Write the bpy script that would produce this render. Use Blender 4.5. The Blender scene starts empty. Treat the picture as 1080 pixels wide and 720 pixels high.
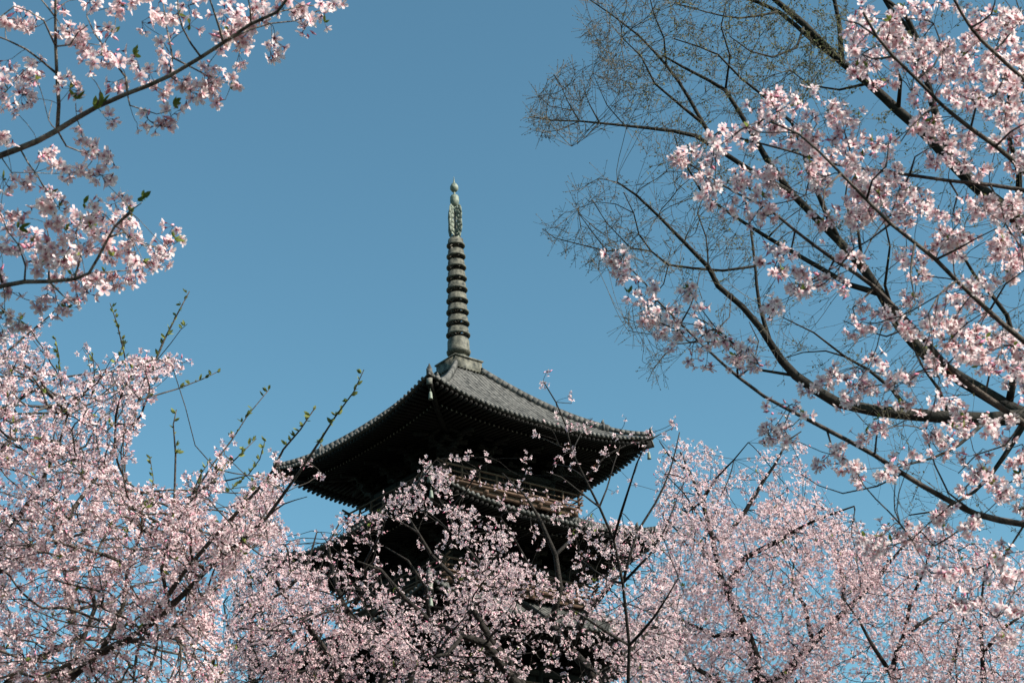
import bpy, math
import numpy as np
from mathutils import Vector, Matrix, noise
R_ = math.radians
rng = np.random.default_rng(7)
S = bpy.context.scene
COL = S.collection

# ------------------------------------------------------------------ camera
W0, H0, F0 = 1080.0, 720.0, 1793.4
PITCH, ROLL = 0.4538, -0.0425
CAMP = np.array([0.0, 0.0, 1.6])
_c, _s = math.cos(PITCH), math.sin(PITCH)
FWD = np.array([0, _c, _s]); UP0 = np.array([0, -_s, _c]); RT0 = np.array([1.0, 0, 0])
_cr, _sr = math.cos(ROLL), math.sin(ROLL)
RT = RT0 * _cr + UP0 * _sr
UP = -RT0 * _sr + UP0 * _cr
cam_d = bpy.data.cameras.new('camera'); cam = bpy.data.objects.new('camera', cam_d); COL.objects.link(cam)
cam_d.sensor_width = 36; cam_d.lens = F0 / W0 * 36; cam_d.clip_start = 0.1; cam_d.clip_end = 3000
cam.matrix_world = Matrix(((RT[0], UP[0], -FWD[0], 0), (RT[1], UP[1], -FWD[1], 0), (RT[2], UP[2], -FWD[2], 1.6), (0, 0, 0, 1)))
cam_d.dof.use_dof = True; cam_d.dof.focus_distance = 22.0; cam_d.dof.aperture_fstop = 15.0
S.camera = cam

# ------------------------------------------------------------------ sky and sun
SUN_EL = R_(36); SUN_DIR = np.array([0.90, -0.436])            # horizontal direction towards the sun
SUN_AZ = math.atan2(SUN_DIR[0], SUN_DIR[1])
w = bpy.data.worlds.new('World'); S.world = w; w.use_nodes = True
nt = w.node_tree; bg = nt.nodes['Background']
sky = nt.nodes.new('ShaderNodeTexSky'); sky.sky_type = 'NISHITA'; sky.sun_disc = False
sky.sun_elevation = SUN_EL; sky.sun_rotation = SUN_AZ; sky.altitude = 50
sky.air_density = 0.9; sky.dust_density = 1.0; sky.ozone_density = 0.8
hs = nt.nodes.new('ShaderNodeVectorMath'); hs.operation = 'MULTIPLY'; hs.inputs[1].default_value = (0.735, 1.13, 1.03)   # cool colour grade of the clear sky
nt.links.new(sky.outputs[0], hs.inputs[0]); nt.links.new(hs.outputs[0], bg.inputs['Color'])
bg.inputs['Strength'].default_value = 0.081
sd = bpy.data.lights.new('sun', 'SUN'); sd.energy = 5.0; sd.angle = R_(0.5); sd.color = (1.0, 0.94, 0.85)
sun = bpy.data.objects.new('sun', sd); COL.objects.link(sun)
sv = Vector((SUN_DIR[0] * math.cos(SUN_EL), SUN_DIR[1] * math.cos(SUN_EL), math.sin(SUN_EL)))
sun.rotation_euler = sv.to_track_quat('Z', 'Y').to_euler(); sun.location = (30, -20, 60)
S.view_settings.view_transform = 'Standard'; S.view_settings.look = 'None'; S.view_settings.gamma = 1
S.view_settings.exposure = 1.0
S.render.engine = 'CYCLES'

# ------------------------------------------------------------------ helpers
def at(px, py, d):
    px = np.asarray(px, float); py = np.asarray(py, float); d = np.asarray(d, float)
    x = (px - 540) / F0; y = (360 - py) / F0
    return CAMP + d[..., None] * (FWD + x[..., None] * RT + y[..., None] * UP)
def proj(P):
    q = np.asarray(P, float) - CAMP
    d = q @ FWD
    return 540 + F0 * (q @ RT) / d, 360 - F0 * (q @ UP) / d, d

def mesh_np(name, V, polys, mat, parent=None, col=None, smooth=False):
    """polys: list of int arrays (n,k)"""
    me = bpy.data.meshes.new(name)
    V = np.asarray(V, np.float32)
    me.vertices.add(len(V)); me.vertices.foreach_set('co', V.ravel())
    polys = [np.asarray(p) for p in polys if len(p)]
    idx = np.concatenate([p.ravel() for p in polys]).astype(np.int32)
    tot = np.concatenate([np.full(len(p), p.shape[1]) for p in polys]).astype(np.int32)
    st = np.concatenate([[0], np.cumsum(tot)[:-1]]).astype(np.int32)
    me.loops.add(len(idx)); me.loops.foreach_set('vertex_index', idx)
    me.polygons.add(len(tot)); me.polygons.foreach_set('loop_start', st); me.polygons.foreach_set('loop_total', tot)
    if smooth: me.polygons.foreach_set('use_smooth', np.ones(len(tot), bool))
    me.update(calc_edges=True)
    if col is not None:
        a = me.color_attributes.new('Col', 'FLOAT_COLOR', 'POINT')
        c = np.ones((len(V), 4), np.float32); c[:, :3] = col; a.data.foreach_set('color', c.ravel())
    me.materials.append(mat)
    o = bpy.data.objects.new(name, me); COL.objects.link(o)
    if parent is not None: o.parent = parent
    return o

def tag(o, label=None, cat=None, group=None, kind=None):
    if label: o['label'] = label
    if cat: o['category'] = cat
    if group: o['group'] = group
    if kind: o['kind'] = kind
    return o
def empty(name, loc, rz=0, parent=None):
    o = bpy.data.objects.new(name, None); COL.objects.link(o); o.location = loc; o.rotation_euler = (0, 0, rz)
    if parent is not None: o.parent = parent
    return o

class MB:
    def __init__(s): s.v = []; s.q = {}; s.n = 0
    def add(s, V, F):
        V = np.asarray(V, float)
        for f in F: s.q.setdefault(len(f), []).append([i + s.n for i in f])
        s.v.append(V); s.n += len(V)
    def box(s, x0, x1, y0, y1, z0, z1):
        s.add([(x0, y0, z0), (x1, y0, z0), (x1, y1, z0), (x0, y1, z0), (x0, y0, z1), (x1, y0, z1), (x1, y1, z1), (x0, y1, z1)],
              [(0, 3, 2, 1), (4, 5, 6, 7), (0, 1, 5, 4), (1, 2, 6, 5), (2, 3, 7, 6), (3, 0, 4, 7)])
    def bar(s, a, b, wd, ht, up=(0, 0, 1)):
        a = np.array(a, float); b = np.array(b, float); d = b - a; d /= np.linalg.norm(d)
        u = np.array(up, float); sd_ = np.cross(d, u); sd_ /= np.linalg.norm(sd_); u = np.cross(sd_, d)
        V = []
        for p in (a, b):
            for i, j in ((-1, -1), (1, -1), (1, 1), (-1, 1)): V.append(p + sd_ * i * wd / 2 + u * j * ht / 2)
        s.add(V, [(0, 1, 2, 3), (7, 6, 5, 4), (0, 4, 5, 1), (1, 5, 6, 2), (2, 6, 7, 3), (3, 7, 4, 0)])
    def tube(s, pts, rad, n=8, cap=True):
        pts = np.asarray(pts, float); rad = np.broadcast_to(rad, (len(pts),))
        V, F = tube_geo(pts, rad, n, cap); s.add(V, F)
    def lathe(s, prof, n=24, c=(0, 0)):
        V = []; F = []
        m = len(prof)
        for k in range(n):
            a = 2 * math.pi * k / n
            for r, z in prof: V.append((c[0] + r * math.cos(a), c[1] + r * math.sin(a), z))
        for k in range(n):
            k2 = (k + 1) % n
            for j in range(m - 1): F.append((k * m + j, k2 * m + j, k2 * m + j + 1, k * m + j + 1))
        s.add(V, F)
    def build(s, name, mat, parent=None, smooth=False):
        return mesh_np(name, np.concatenate(s.v), [np.array(v) for v in s.q.values()], mat, parent, smooth=smooth)

def tube_geo(pts, rad, n, cap=True):
    m = len(pts)
    t = np.gradient(pts, axis=0); t /= np.linalg.norm(t, axis=1)[:, None] + 1e-12
    u = np.cross(t[0], [0.31, 0.2, 0.93]); u /= np.linalg.norm(u) + 1e-12
    ang = np.arange(n) * 2 * math.pi / n
    V = []
    for i in range(m):
        u = u - t[i] * (u @ t[i]); u /= np.linalg.norm(u) + 1e-12
        b = np.cross(t[i], u)
        V.append(pts[i] + rad[i] * (np.cos(ang)[:, None] * u + np.sin(ang)[:, None] * b))
    V = np.concatenate(V)
    F = [(i * n + k, i * n + (k + 1) % n, (i + 1) * n + (k + 1) % n, (i + 1) * n + k) for i in range(m - 1) for k in range(n)]
    if cap: F.append(tuple(range(n - 1, -1, -1))); F.append(tuple((m - 1) * n + k for k in range(n)))
    return V, F

# ------------------------------------------------------------------ materials
def mat(name, c1, c2=None, scale=5, rough=0.85, bump=0.0, bscale=None, spec=0.2, stretch=None, obj=True):
    m = bpy.data.materials.new(name); m.use_nodes = True
    n = m.node_tree.nodes; l = m.node_tree.links; p = n['Principled BSDF']
    p.inputs['Roughness'].default_value = rough; p.inputs['Specular IOR Level'].default_value = spec
    tc = n.new('ShaderNodeTexCoord'); mp = n.new('ShaderNodeMapping')
    l.new(tc.outputs['Object'], mp.inputs[0])
    if stretch: mp.inputs['Scale'].default_value = stretch
    if c2 is None: p.inputs['Base Color'].default_value = (*c1, 1)
    else:
        t = n.new('ShaderNodeTexNoise'); t.inputs['Scale'].default_value = scale; t.inputs['Detail'].default_value = 6; t.inputs['Roughness'].default_value = 0.65
        r = n.new('ShaderNodeValToRGB'); r.color_ramp.elements[0].position = 0.35; r.color_ramp.elements[1].position = 0.68
        r.color_ramp.elements[0].color = (*c1, 1); r.color_ramp.elements[1].color = (*c2, 1)
        l.new(mp.outputs[0], t.inputs['Vector']); l.new(t.outputs['Fac'], r.inputs[0]); l.new(r.outputs[0], p.inputs['Base Color'])
    if bump:
        t2 = n.new('ShaderNodeTexNoise'); t2.inputs['Scale'].default_value = bscale or scale * 4; t2.inputs['Detail'].default_value = 5
        b = n.new('ShaderNodeBump'); b.inputs['Strength'].default_value = bump; b.inputs['Distance'].default_value = 0.02
        l.new(mp.outputs[0], t2.inputs['Vector']); l.new(t2.outputs['Fac'], b.inputs['Height']); l.new(b.outputs[0], p.inputs['Normal'])
    return m
def petal_mat(name, trans=0.35, rough=0.7, mul=(1, 1, 1)):
    m = bpy.data.materials.new(name); m.use_nodes = True
    n = m.node_tree.nodes; l = m.node_tree.links; n.remove(n['Principled BSDF'])
    a = n.new('ShaderNodeAttribute'); a.attribute_name = 'Col'
    d = n.new('ShaderNodeBsdfDiffuse'); t = n.new('ShaderNodeBsdfTranslucent'); mx = n.new('ShaderNodeMixShader'); mx.inputs[0].default_value = trans
    vm = n.new('ShaderNodeVectorMath'); vm.operation = 'MULTIPLY'; vm.inputs[1].default_value = mul
    l.new(a.outputs['Color'], vm.inputs[0])
    l.new(vm.outputs[0], d.inputs[0]); l.new(vm.outputs[0], t.inputs[0])
    l.new(d.outputs[0], mx.inputs[1]); l.new(t.outputs[0], mx.inputs[2])
    l.new(mx.outputs[0], n['Material Output'].inputs[0])
    return m
M_bark = mat('cherry_bark', (0.016, 0.013, 0.012), (0.105, 0.085, 0.07), 14, bump=0.6, bscale=60)
M_barkl = mat('sunlit_cherry_bark', (0.03, 0.024, 0.021), (0.26, 0.215, 0.18), 16, bump=0.8, bscale=60)  # lighter copy of the cherry bark, sunlight on the near branches put into its colour
M_twig = mat('zelkova_twig_bark', (0.055, 0.047, 0.036), (0.16, 0.135, 0.10), 3)
M_barkd = mat('dark_bark', (0.007, 0.0055, 0.005), (0.030, 0.024, 0.020), 14, bump=0.6, bscale=60)
M_bareb = mat('zelkova_bark', (0.008, 0.007, 0.006), (0.036, 0.032, 0.026), 6, bump=0.6, bscale=30)
M_petal = petal_mat('petal', 0.48)
M_leaf = petal_mat('young_leaf_mat', 0.35)
M_bud = petal_mat('bud_mat', 0.15)
M_tile = mat('roof_tile', (0.03, 0.03, 0.029), (0.14, 0.133, 0.124), 3.0, rough=0.75, bump=0.3)
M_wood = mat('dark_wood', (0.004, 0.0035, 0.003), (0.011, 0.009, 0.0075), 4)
M_woodend = mat('pale_rafter_end', (0.08, 0.076, 0.066), (0.20, 0.19, 0.165), 8)
M_rail = mat('weathered_rail_wood', (0.05, 0.028, 0.019), (0.12, 0.075, 0.052), 3, stretch=(1, 1, 6))
M_bronze = mat('bronze_patina', (0.025, 0.027, 0.024), (0.155, 0.145, 0.115), 4, rough=0.6, bump=0.2)
M_green = mat('green_patina', (0.09, 0.115, 0.095), (0.25, 0.265, 0.215), 5, rough=0.6)
M_plaster = mat('old_plaster', (0.10, 0.09, 0.075), (0.18, 0.165, 0.14), 3)
M_stone = mat('granite', (0.25, 0.24, 0.23), (0.4, 0.39, 0.37), 5)
M_ground = mat('gravel_ground', (0.02, 0.019, 0.014), (0.042, 0.038, 0.028), 0.7, bump=0.5, bscale=30)

# ------------------------------------------------------------------ ground
g = MB(); n_ = 60
xs = np.concatenate([-np.geomspace(1500, 3, 30), np.geomspace(3, 1500, 30)])
gx, gy = np.meshgrid(xs, xs + 0)
gz = np.where(np.hypot(gx, gy) > 250, 0.0, 0.03 * np.sin(gx * 0.21) * np.cos(gy * 0.17)) - 0.03
V = np.stack([gx, gy, gz], -1).reshape(-1, 3); k = len(xs)
ii, jj = np.meshgrid(np.arange(k - 1), np.arange(k - 1)); b0 = (ii + jj * k).ravel()
go = mesh_np('ground', V, [np.stack([b0, b0 + 1, b0 + k + 1, b0 + k], 1)], M_ground)
tag(go, kind='structure')

# ------------------------------------------------------------------ pagoda
PC = (-3.07, 87.48, 0.0); YAW = 0.6792
PG = empty('pagoda', PC, YAW)
tag(PG, 'dark wooden pagoda with grey tiled roofs and a tall ringed bronze spire', 'pagoda')
def rot4(k):
    c, s_ = [(1, 0), (0, 1), (-1, 0), (0, -1)][k]
    return lambda x, y: (c * x - s_ * y, s_ * x + c * y)
def rotV(V, k):
    V = np.array(V, float); f = rot4(k); x, y = f(V[:, 0], V[:, 1]); return np.stack([x, y, V[:, 2]], 1)

def roof(level, a, zc, sag, rin, ztop, body, last=False):
    """one roof: eave half width a, corner height zc, inner half width rin at ztop"""
    ze = zc - sag
    def zf(u, t):     # u 0 (inner) .. 1 (eave); t -1..1 along the side
        base = ze + (ztop - ze) * (1 - u) ** 1.32
        return base + sag * np.abs(t) ** 2.6 * u ** 2.2
    def pt(u, t):     # for side with outward -Y
        h = rin + (a - rin) * u
        return np.stack([h * t, -h, zf(u, t)], -1)
    nu, ntt = 14, 40
    us = np.linspace(0, 1, nu + 1); ts = np.linspace(-1, 1, ntt + 1)
    m = MB()
    for kk in range(4):
        U, T = np.meshgrid(us, ts, indexing='ij')
        P = pt(U, T).reshape(-1, 3)
        F = [(i * (ntt + 1) + j, (i + 1) * (ntt + 1) + j, (i + 1) * (ntt + 1) + j + 1, i * (ntt + 1) + j + 1) for i in range(nu) for j in range(ntt)]
        m.add(rotV(P, kk), F)
        # eave fascia (tile thickness) and thin soffit lip
        e0 = pt(np.full(ntt + 1, 1.0), ts); e1 = e0.copy(); e1[:, 2] -= 0.10; e2 = e1.copy(); e2[:, 1] += 0.25
        e2[:, 0] *= (a - .25) / a
        F = []
        n1 = ntt + 1
        for j in range(ntt): F += [(j, n1 + j, n1 + j + 1, j + 1), (n1 + j, 2 * n1 + j, 2 * n1 + j + 1, n1 + j + 1)]
        m.add(rotV(np.concatenate([e0, e1, e2]), kk), F)
    rf = m.build('roof', M_tile, PG)
    # round tile ribs
    m = MB(); sp = 0.31; nr = int(2 * (a - 0.25) / sp); xs_ = (np.arange(nr) - (nr - 1) / 2) * sp
    for kk in range(4):
        for x in xs_:
            x = x + rng.normal(0, .012)
            u0 = max(0.0, (abs(x) + 0.12 - rin) / (a - rin)); 
            if u0 > 0.985: continue
            u = np.linspace(u0, 1.012, 9); h = rin + (a - rin) * u; t = np.clip(x / h, -1, 1)
            z = zf(np.minimum(u, 1), t)
            c = np.stack([np.full(9, x), -h, z + rng.normal(0, .009, 9)], -1)
            rr = 0.058
            V = []
            for i in range(9):
                for q in range(5):
                    an = math.pi * q / 4
                    V.append(c[i] + np.array([rr * math.cos(an), 0, rr * math.sin(an) * 1.1 - 0.01]))
            F = [(i * 5 + q, i * 5 + q + 1, (i + 1) * 5 + q + 1, (i + 1) * 5 + q) for i in range(8) for q in range(4)]
            # tile end disc (full circle hanging below edge)
            ce = c[8]; b_ = len(V)
            for q in range(10):
                an = 2 * math.pi * q / 10; V.append(ce + np.array([0.092 * math.cos(an), -0.012, 0.092 * math.sin(an) - 0.015]))
            for q in range(10):
                an = 2 * math.pi * q / 10; V.append(ce + np.array([0.092 * math.cos(an), 0.06, 0.092 * math.sin(an) - 0.015]))
            F.append(tuple(b_ + q for q in range(10)))
            F += [(b_ + q, b_ + 10 + q, b_ + 10 + (q + 1) % 10, b_ + (q + 1) % 10) for q in range(10)]
            m.add(rotV(V, kk), F)
    m.build('tile_rows', M_tile, rf)
    # hip ridges with end ornament
    for kk in range(4):
        m = MB()
        u = np.linspace(0.0, 0.975, 34); h = rin + (a - rin) * u
        z = zf(u, 1.0 + 0 * u)
        prev = None
        for i in range(33):
            A = np.array([h[i], -h[i], z[i] + 0.14]); B = np.array([h[i + 1], -h[i + 1], z[i + 1] + 0.14])
            hh = 0.34 if u[i] < 0.72 else 0.15
            m.bar(A, B + (B - A) * 0.04, 0.24, hh)
            m.bar(A + [0, 0, hh / 2 + .03], B + (B - A) * 0.04 + [0, 0, hh / 2 + .03], 0.16, 0.07)
        V = np.concatenate(m.v); V = rotV(V, kk); m.v = [V]
        rd = m.build('hip_ridge', M_tile, rf)
        for uu, s_ in ((0.975, 0.68), (0.70, 0.8)):
            m = MB(); hx = rin + (a - rin) * uu; zz = float(zf(np.array(uu), np.array(1.0)))
            f = np.array([1, -1, 0]) / math.sqrt(2); o_ = np.array([hx, -hx, zz + 0.1])
            m.bar(o_ + f * 0.02, o_ + f * 0.14, 0.42 * s_, 0.5 * s_)
            m.bar(o_ + f * 0.0 + [0, 0, .25 * s_], o_ + f * 0.13 + [0, 0, .25 * s_], 0.28 * s_, 0.3 * s_)
            m.tube([o_ + [0, 0, .35 * s_], o_ + f * 0.02 + [0, 0, .52 * s_], o_ + f * .08 + [0, 0, .66 * s_]], [0.09, 0.07, 0.02], 6)
            V = rotV(np.concatenate(m.v), kk); m.v = [V]
            m.build('ridge_end_tile', M_tile, rf)
    # underside: boards, two tiers of rafters, corner beams
    und = MB()
    bh = body
    def uz(h, t):       # soffit height at half width h
        u = (h - bh) / (a - bh)
        return ze - 0.22 + 0.42 * (1 - u) * (a - bh) * 0.30 + sag * np.abs(t) ** 2.6 * np.clip(u, 0, 1) ** 2.2
    hh = np.linspace(bh, a - 0.12, 8)
    for kk in range(4):
        Hh, T = np.meshgrid(hh, ts, indexing='ij')
        P = np.stack([Hh * T, -Hh, uz(Hh, T)], -1).reshape(-1, 3)
        F = [(i * 41 + j, i * 41 + j + 1, (i + 1) * 41 + j + 1, (i + 1) * 41 + j) for i in range(7) for j in range(40)]
        und.add(rotV(P, kk), F)
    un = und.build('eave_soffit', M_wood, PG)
    rm = MB(); em = MB()
    rs = 0.30; nr = int(2 * (a - 0.3) / rs)
    for kk in range(4):
        for x in (np.arange(nr) - (nr - 1) / 2) * rs:
            for tier, (h1, hs_, dz) in enumerate(((a - 0.02, 0.62, -0.07), (bh + (a - bh) * 0.68, 0.0, -0.23))):
                h0 = max(abs(x) + 0.1, bh + (a - bh) * hs_)
                if h0 > h1 - 0.15: continue
                A = np.array([x, -h0, float(uz(h0, x / h0)) + dz]); B = np.array([x, -h1, float(uz(h1, x / h1)) + dz])
                d = (B - A) / np.linalg.norm(B - A)
                V, F = [], None
                t_ = MB(); t_.bar(A, B, 0.11, 0.14); rm.add(rotV(np.concatenate(t_.v), kk), t_.q[4])
                if tier == 1:
                    t_ = MB(); t_.bar(B, B + d * 0.012, 0.10, 0.10); em.add(rotV(np.concatenate(t_.v), kk), t_.q[4])
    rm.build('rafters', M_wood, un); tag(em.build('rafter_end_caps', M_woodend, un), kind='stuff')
    for kk in range(4):
        t_ = MB()
        h0, h1 = bh * 0.9, a * 0.985
        hs2 = np.linspace(h0, h1, 7)
        pts = [np.array([h, -h, float(uz(h, 1.0)) - 0.17]) for h in hs2]
        for i in range(6): t_.bar(pts[i], pts[i + 1], 0.26, 0.34)
        t_.v = [rotV(np.concatenate(t_.v), kk)]
        t_.build('corner_beam', M_wood, un)
        t_ = MB(); f = (pts[-1] - pts[-2]); f /= np.linalg.norm(f)
        t_.bar(pts[-1] - f * .02, pts[-1] + f * 0.05, 0.28, 0.36); t_.v = [rotV(np.concatenate(t_.v), kk)]
        t_.build('beam_cap', M_woodend, un)
        t_ = MB(); c = pts[-1] - f * 0.25 + np.array([0, 0, -0.2])
        t_.tube([c, c - [0, 0, 0.22]], 0.012, 5)
        t_.lathe([(0.0, c[2] - .2), (0.06, c[2] - .22), (0.085, c[2] - .34), (0.10, c[2] - .56), (0.12, c[2] - .62), (0.1, c[2] - .62), (0, c[2] - .45)], 12, (c[0], c[1]))
        t_.v = [rotV(np.concatenate(t_.v), kk)]
        t_.build('wind_bell', M_green, un)
    return uz

def storey(z0, z1, bh, eave_under, first=False):
    m = MB()
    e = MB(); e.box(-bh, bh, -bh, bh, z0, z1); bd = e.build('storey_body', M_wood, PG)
    cols = np.linspace(-bh, bh, 4)
    for kk in range(4):
        f = rot4(kk)
        for i, x in enumerate(cols[:3]):
            p = f(x, -bh)
            t_ = MB(); t_.tube([(p[0], p[1], z0), (p[0], p[1], z1)], 0.2, 12); t_.build('column', M_wood, bd)
        # centre door and side windows with slats
        t_ = MB(); w3 = cols[1] - cols[0]; zt = z0 + (z1 - z0) * 0.72
        t_.box(cols[1] + .25, -0.02, -bh - .06, -bh - .01, z0 + .1, zt); t_.box(0.02, cols[2] - .25, -bh - .06, -bh - .01, z0 + .1, zt)
        t_.v = [rotV(np.concatenate(t_.v), kk)]; t_.build('door', M_rail if first else M_wood, bd)
        for s_ in (0, 2):
            t_ = MB(); x0 = cols[s_] + .3; x1 = cols[s_ + 1] - .3
            for x in np.arange(x0, x1, 0.12): t_.box(x, x + .06, -bh - .07, -bh - .01, z0 + (z1 - z0) * .3, zt)
            t_.box(x0 - .08, x1 + .08, -bh - .1, -bh - .005, zt, zt + .12); t_.box(x0 - .08, x1 + .08, -bh - .1, -bh - .005, z0 + (z1 - z0) * .3 - .12, z0 + (z1 - z0) * .3)
            t_.v = [rotV(np.concatenate(t_.v), kk)]; t_.build('window', M_wood, bd)
        t_ = MB(); t_.box(-bh - .2, bh + .2, -bh - .16, -bh - .02, z1 - .35, z1 - .1); t_.box(-bh - .2, bh + .2, -bh - .14, -bh - .02, zt + .15, zt + .33)
        t_.v = [rotV(np.concatenate(t_.v), kk)]; t_.build('tie_beam', M_wood, bd)
    # three stepped bracket sets over every column
    t_ = MB()
    for kk in range(4):
        T = MB()
        for x in cols:
            for st in range(3):
                yo = -bh - 0.15 - st * 0.48; zz = z1 - 0.1 + st * 0.36
                T.box(x - .16, x + .16, yo - .16, yo + .16, zz, zz + .16)
                T.box(x - .75, x + .75, yo - .08, yo + .08, zz + .17, zz + .33)
                T.box(x - .08, x + .08, yo - .55, yo + .5, zz + .172, zz + .328)
                for q in (-.62, .62): T.box(x + q - .13, x + q + .13, yo - .13, yo + .13, zz + .332, zz + .42)
        # long purlins on the bracket arms, tail rafters
        T.box(-bh - 1.4, bh + 1.4, -bh - 1.3, -bh - 1.14, z1 + .98, z1 + 1.14)
        for x in cols: T.bar((x, -bh + .3, z1 + 1.25), (x, -bh - 2.2, z1 + .62), .16, .2)
        t_.add(rotV(np.concatenate(T.v), kk), T.q[4])
    t_.build('bracket_set', M_wood, bd)
    return bd

def balcony(zf_, hb):
    m = MB()
    for kk in range(4):
        T = MB(); T.box(-hb - .12, hb - 1.0, -hb - .12, -hb + 1.0, zf_, zf_ + .10)
        m.add(rotV(np.concatenate(T.v), kk), T.q[4])
        T = MB(); T.box(-hb, hb, -hb + .1, -hb + .28, zf_ - .3, zf_ - .02)
        for x in np.linspace(-hb + .3, hb - .3, 8): T.box(x - .1, x + .1, -hb - .05, -hb + 1.1, zf_ - .22, zf_ - .03)
        m.add(rotV(np.concatenate(T.v), kk), T.q[4])
    b = m.build('balcony', M_rail, PG)
    for kk in range(4):
        T = MB()
        ext = 0.42
        for zz, r, ex in ((.28, .055, ext * .7), (.58, .045, ext * .8), (.92, .06, ext)):
            xs2 = np.linspace(-hb - ex, hb + ex, 22); up = np.clip((np.abs(xs2) - hb) / ex, 0, 1) ** 2 * 0.14
            T.tube(np.stack([xs2, np.full(22, -hb + .02), zf_ + zz + up + (kk % 2) * .0], 1), r, 6)
        for x in np.linspace(-hb, hb, 9): T.box(x - .05, x + .05, -hb - .03, -hb + .07, zf_ + .1, zf_ + .9)
        V = rotV(np.concatenate(T.v), kk); T.v = [V]
        T.build('railing', M_rail, b)
        T = MB(); 
    return b

#        half eave, corner z, storey floor, body half, balcony half
LV = [(9.2, 13.2, 2.0, 4.75), (8.8, 20.3, 15.6, 4.5), (8.35, 26.6, 22.5, 4.2), (7.85, 32.2, 28.3, 3.85), (7.6, 37.57, 33.55, 3.45)]
SAG = 1.0
for i, (a, zc, z0, bh) in enumerate(LV):
    z1 = zc - 2.05
    last = i == 4
    rin = 0.92 if last else LV[i + 1][3] + 0.35
    ztop = 42.25 if last else LV[i + 1][2] - 0.35
    roof(i, a, zc, SAG, rin, ztop, bh + 0.02, last)
    storey(z0, z1, bh, None, i == 0)
    if i > 0: balcony(z0, 4.5 + (4 - i) * 0.38)
t_ = MB(); t_.box(-7.6, 7.6, -7.6, 7.6, 0, 1.3); t_.box(-7.2, 7.2, -7.2, 7.2, 1.3, 2.0)
t_.build('stone_platform', M_stone, PG)
t_ = MB()
for q in range(6): t_.box(-1.8, 1.8, -7.6 - .32 * (6 - q), -7.601, 0.0 + q * .2, .2 + q * .2)
t_.build('stone_steps', M_stone, PG)

# spire
t_ = MB(); t_.box(-.93, .93, -.93, .93, 41.95, 42.95); t_.box(-1.0, 1.0, -1.0, 1.0, 42.95, 43.03)
for kk in range(4):
    T = MB()
    for x in np.linspace(-.88, .88, 9): T.tube([(x, -.96, 42.16), (x, -1.16, 42.1)], .07, 8)
    for n_k in T.q: t_.add(rotV(np.concatenate(T.v), kk), T.q[n_k]) if n_k == 4 else None
sp = t_.build('spire', M_bronze, PG)
t_ = MB(); t_.tube([(0, 0, 42.9), (0, 0, 50.3), (0, 0, 53.0)], [.16, .13, .07], 12); t_.build('pole', M_bronze, sp)
t_ = MB(); t_.lathe([(.93, 43.03), (.90, 43.10), (.66, 43.26), (.46, 43.40), (.44, 43.48), (.54, 43.50), (.67, 43.60), (.70, 43.72), (.64, 43.80), (.63, 44.38), (.58, 44.5), (.5, 44.56), (.2, 44.6), (.0, 44.6)], 32)
t_.build('inverted_bowl', M_bronze, sp)
NR = 9
for q in range(NR):
    z = 44.72 + q * 0.735; Rr = 0.65 - q * 0.019
    t_ = MB()
    t_.lathe([(Rr - .02, z), (Rr + .05, z + .03), (Rr + .05, z + .10), (Rr - .03, z + .14), (Rr - .05, z + .46), (Rr - .10, z + .47), (Rr - .10, z + .12), (Rr - .11, z + .02), (Rr - .02, z)], 32)
    t_.lathe([(.15, z + .0), (.2, z + .03), (.2, z + .12), (.15, z + .15)], 16)
    for k8 in range(6):
        an = k8 * math.pi / 3 + .25
        t_.bar((.2 * math.cos(an), .2 * math.sin(an), z + .1), ((Rr - .08) * math.cos(an), (Rr - .08) * math.sin(an), z + .1), .07, .08)
    t_.build('ring', M_bronze, sp)
    
z = 51.35
for kk in range(4):
    t_ = MB()
    # openwork flame plate: outer curved strip with inner scrolls
    an = kk * math.pi / 2 + 0.25; ca, sa = math.cos(an), math.sin(an)
    def strip(pts, wd):
        for i in range(len(pts) - 1):
            A = (pts[i][0] * ca, pts[i][0] * sa, z + pts[i][1]); B = (pts[i + 1][0] * ca, pts[i + 1][0] * sa, z + pts[i + 1][1])
            t_.bar(A, B, .035, wd, up=(ca, sa, 0.01))
    strip([(.12, 0), (.38, .12), (.46, .5), (.43, 1.0), (.46, 1.4), (.40, 1.85), (.3, 2.0)], .15)
    strip([(.1, .2), (.26, .45), (.2, .8), (.3, 1.1), (.18, 1.4), (.24, 1.75), (.12, 1.95)], .2)
    strip([(.38, .15), (.3, .5), (.42, .75), (.3, 1.0), (.4, 1.3), (.28, 1.6), (.36, 1.9)], .13)
    t_.build('water_flame', M_green, sp)
t_ = MB(); t_.lathe([(0, 53.35), (.12, 53.37), (.24, 53.5), (.27, 53.7), (.26, 54.0), (.2, 54.1), (.08, 54.15)], 20); t_.build('dragon_wheel', M_green, sp, True)
t_ = MB(); t_.lathe([(.07, 53.0), (.07, 53.36)], 10); t_.lathe([(.06, 54.1), (.06, 54.42)], 10); t_.build('neck', M_green, sp)
t_ = MB(); t_.lathe([(0, 54.36), (.14, 54.4), (.25, 54.55), (.25, 54.72), (.16, 54.9), (.05, 55.02), (.02, 55.35), (0, 55.5)], 20); t_.build('jewel', M_green, sp, True)

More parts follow.
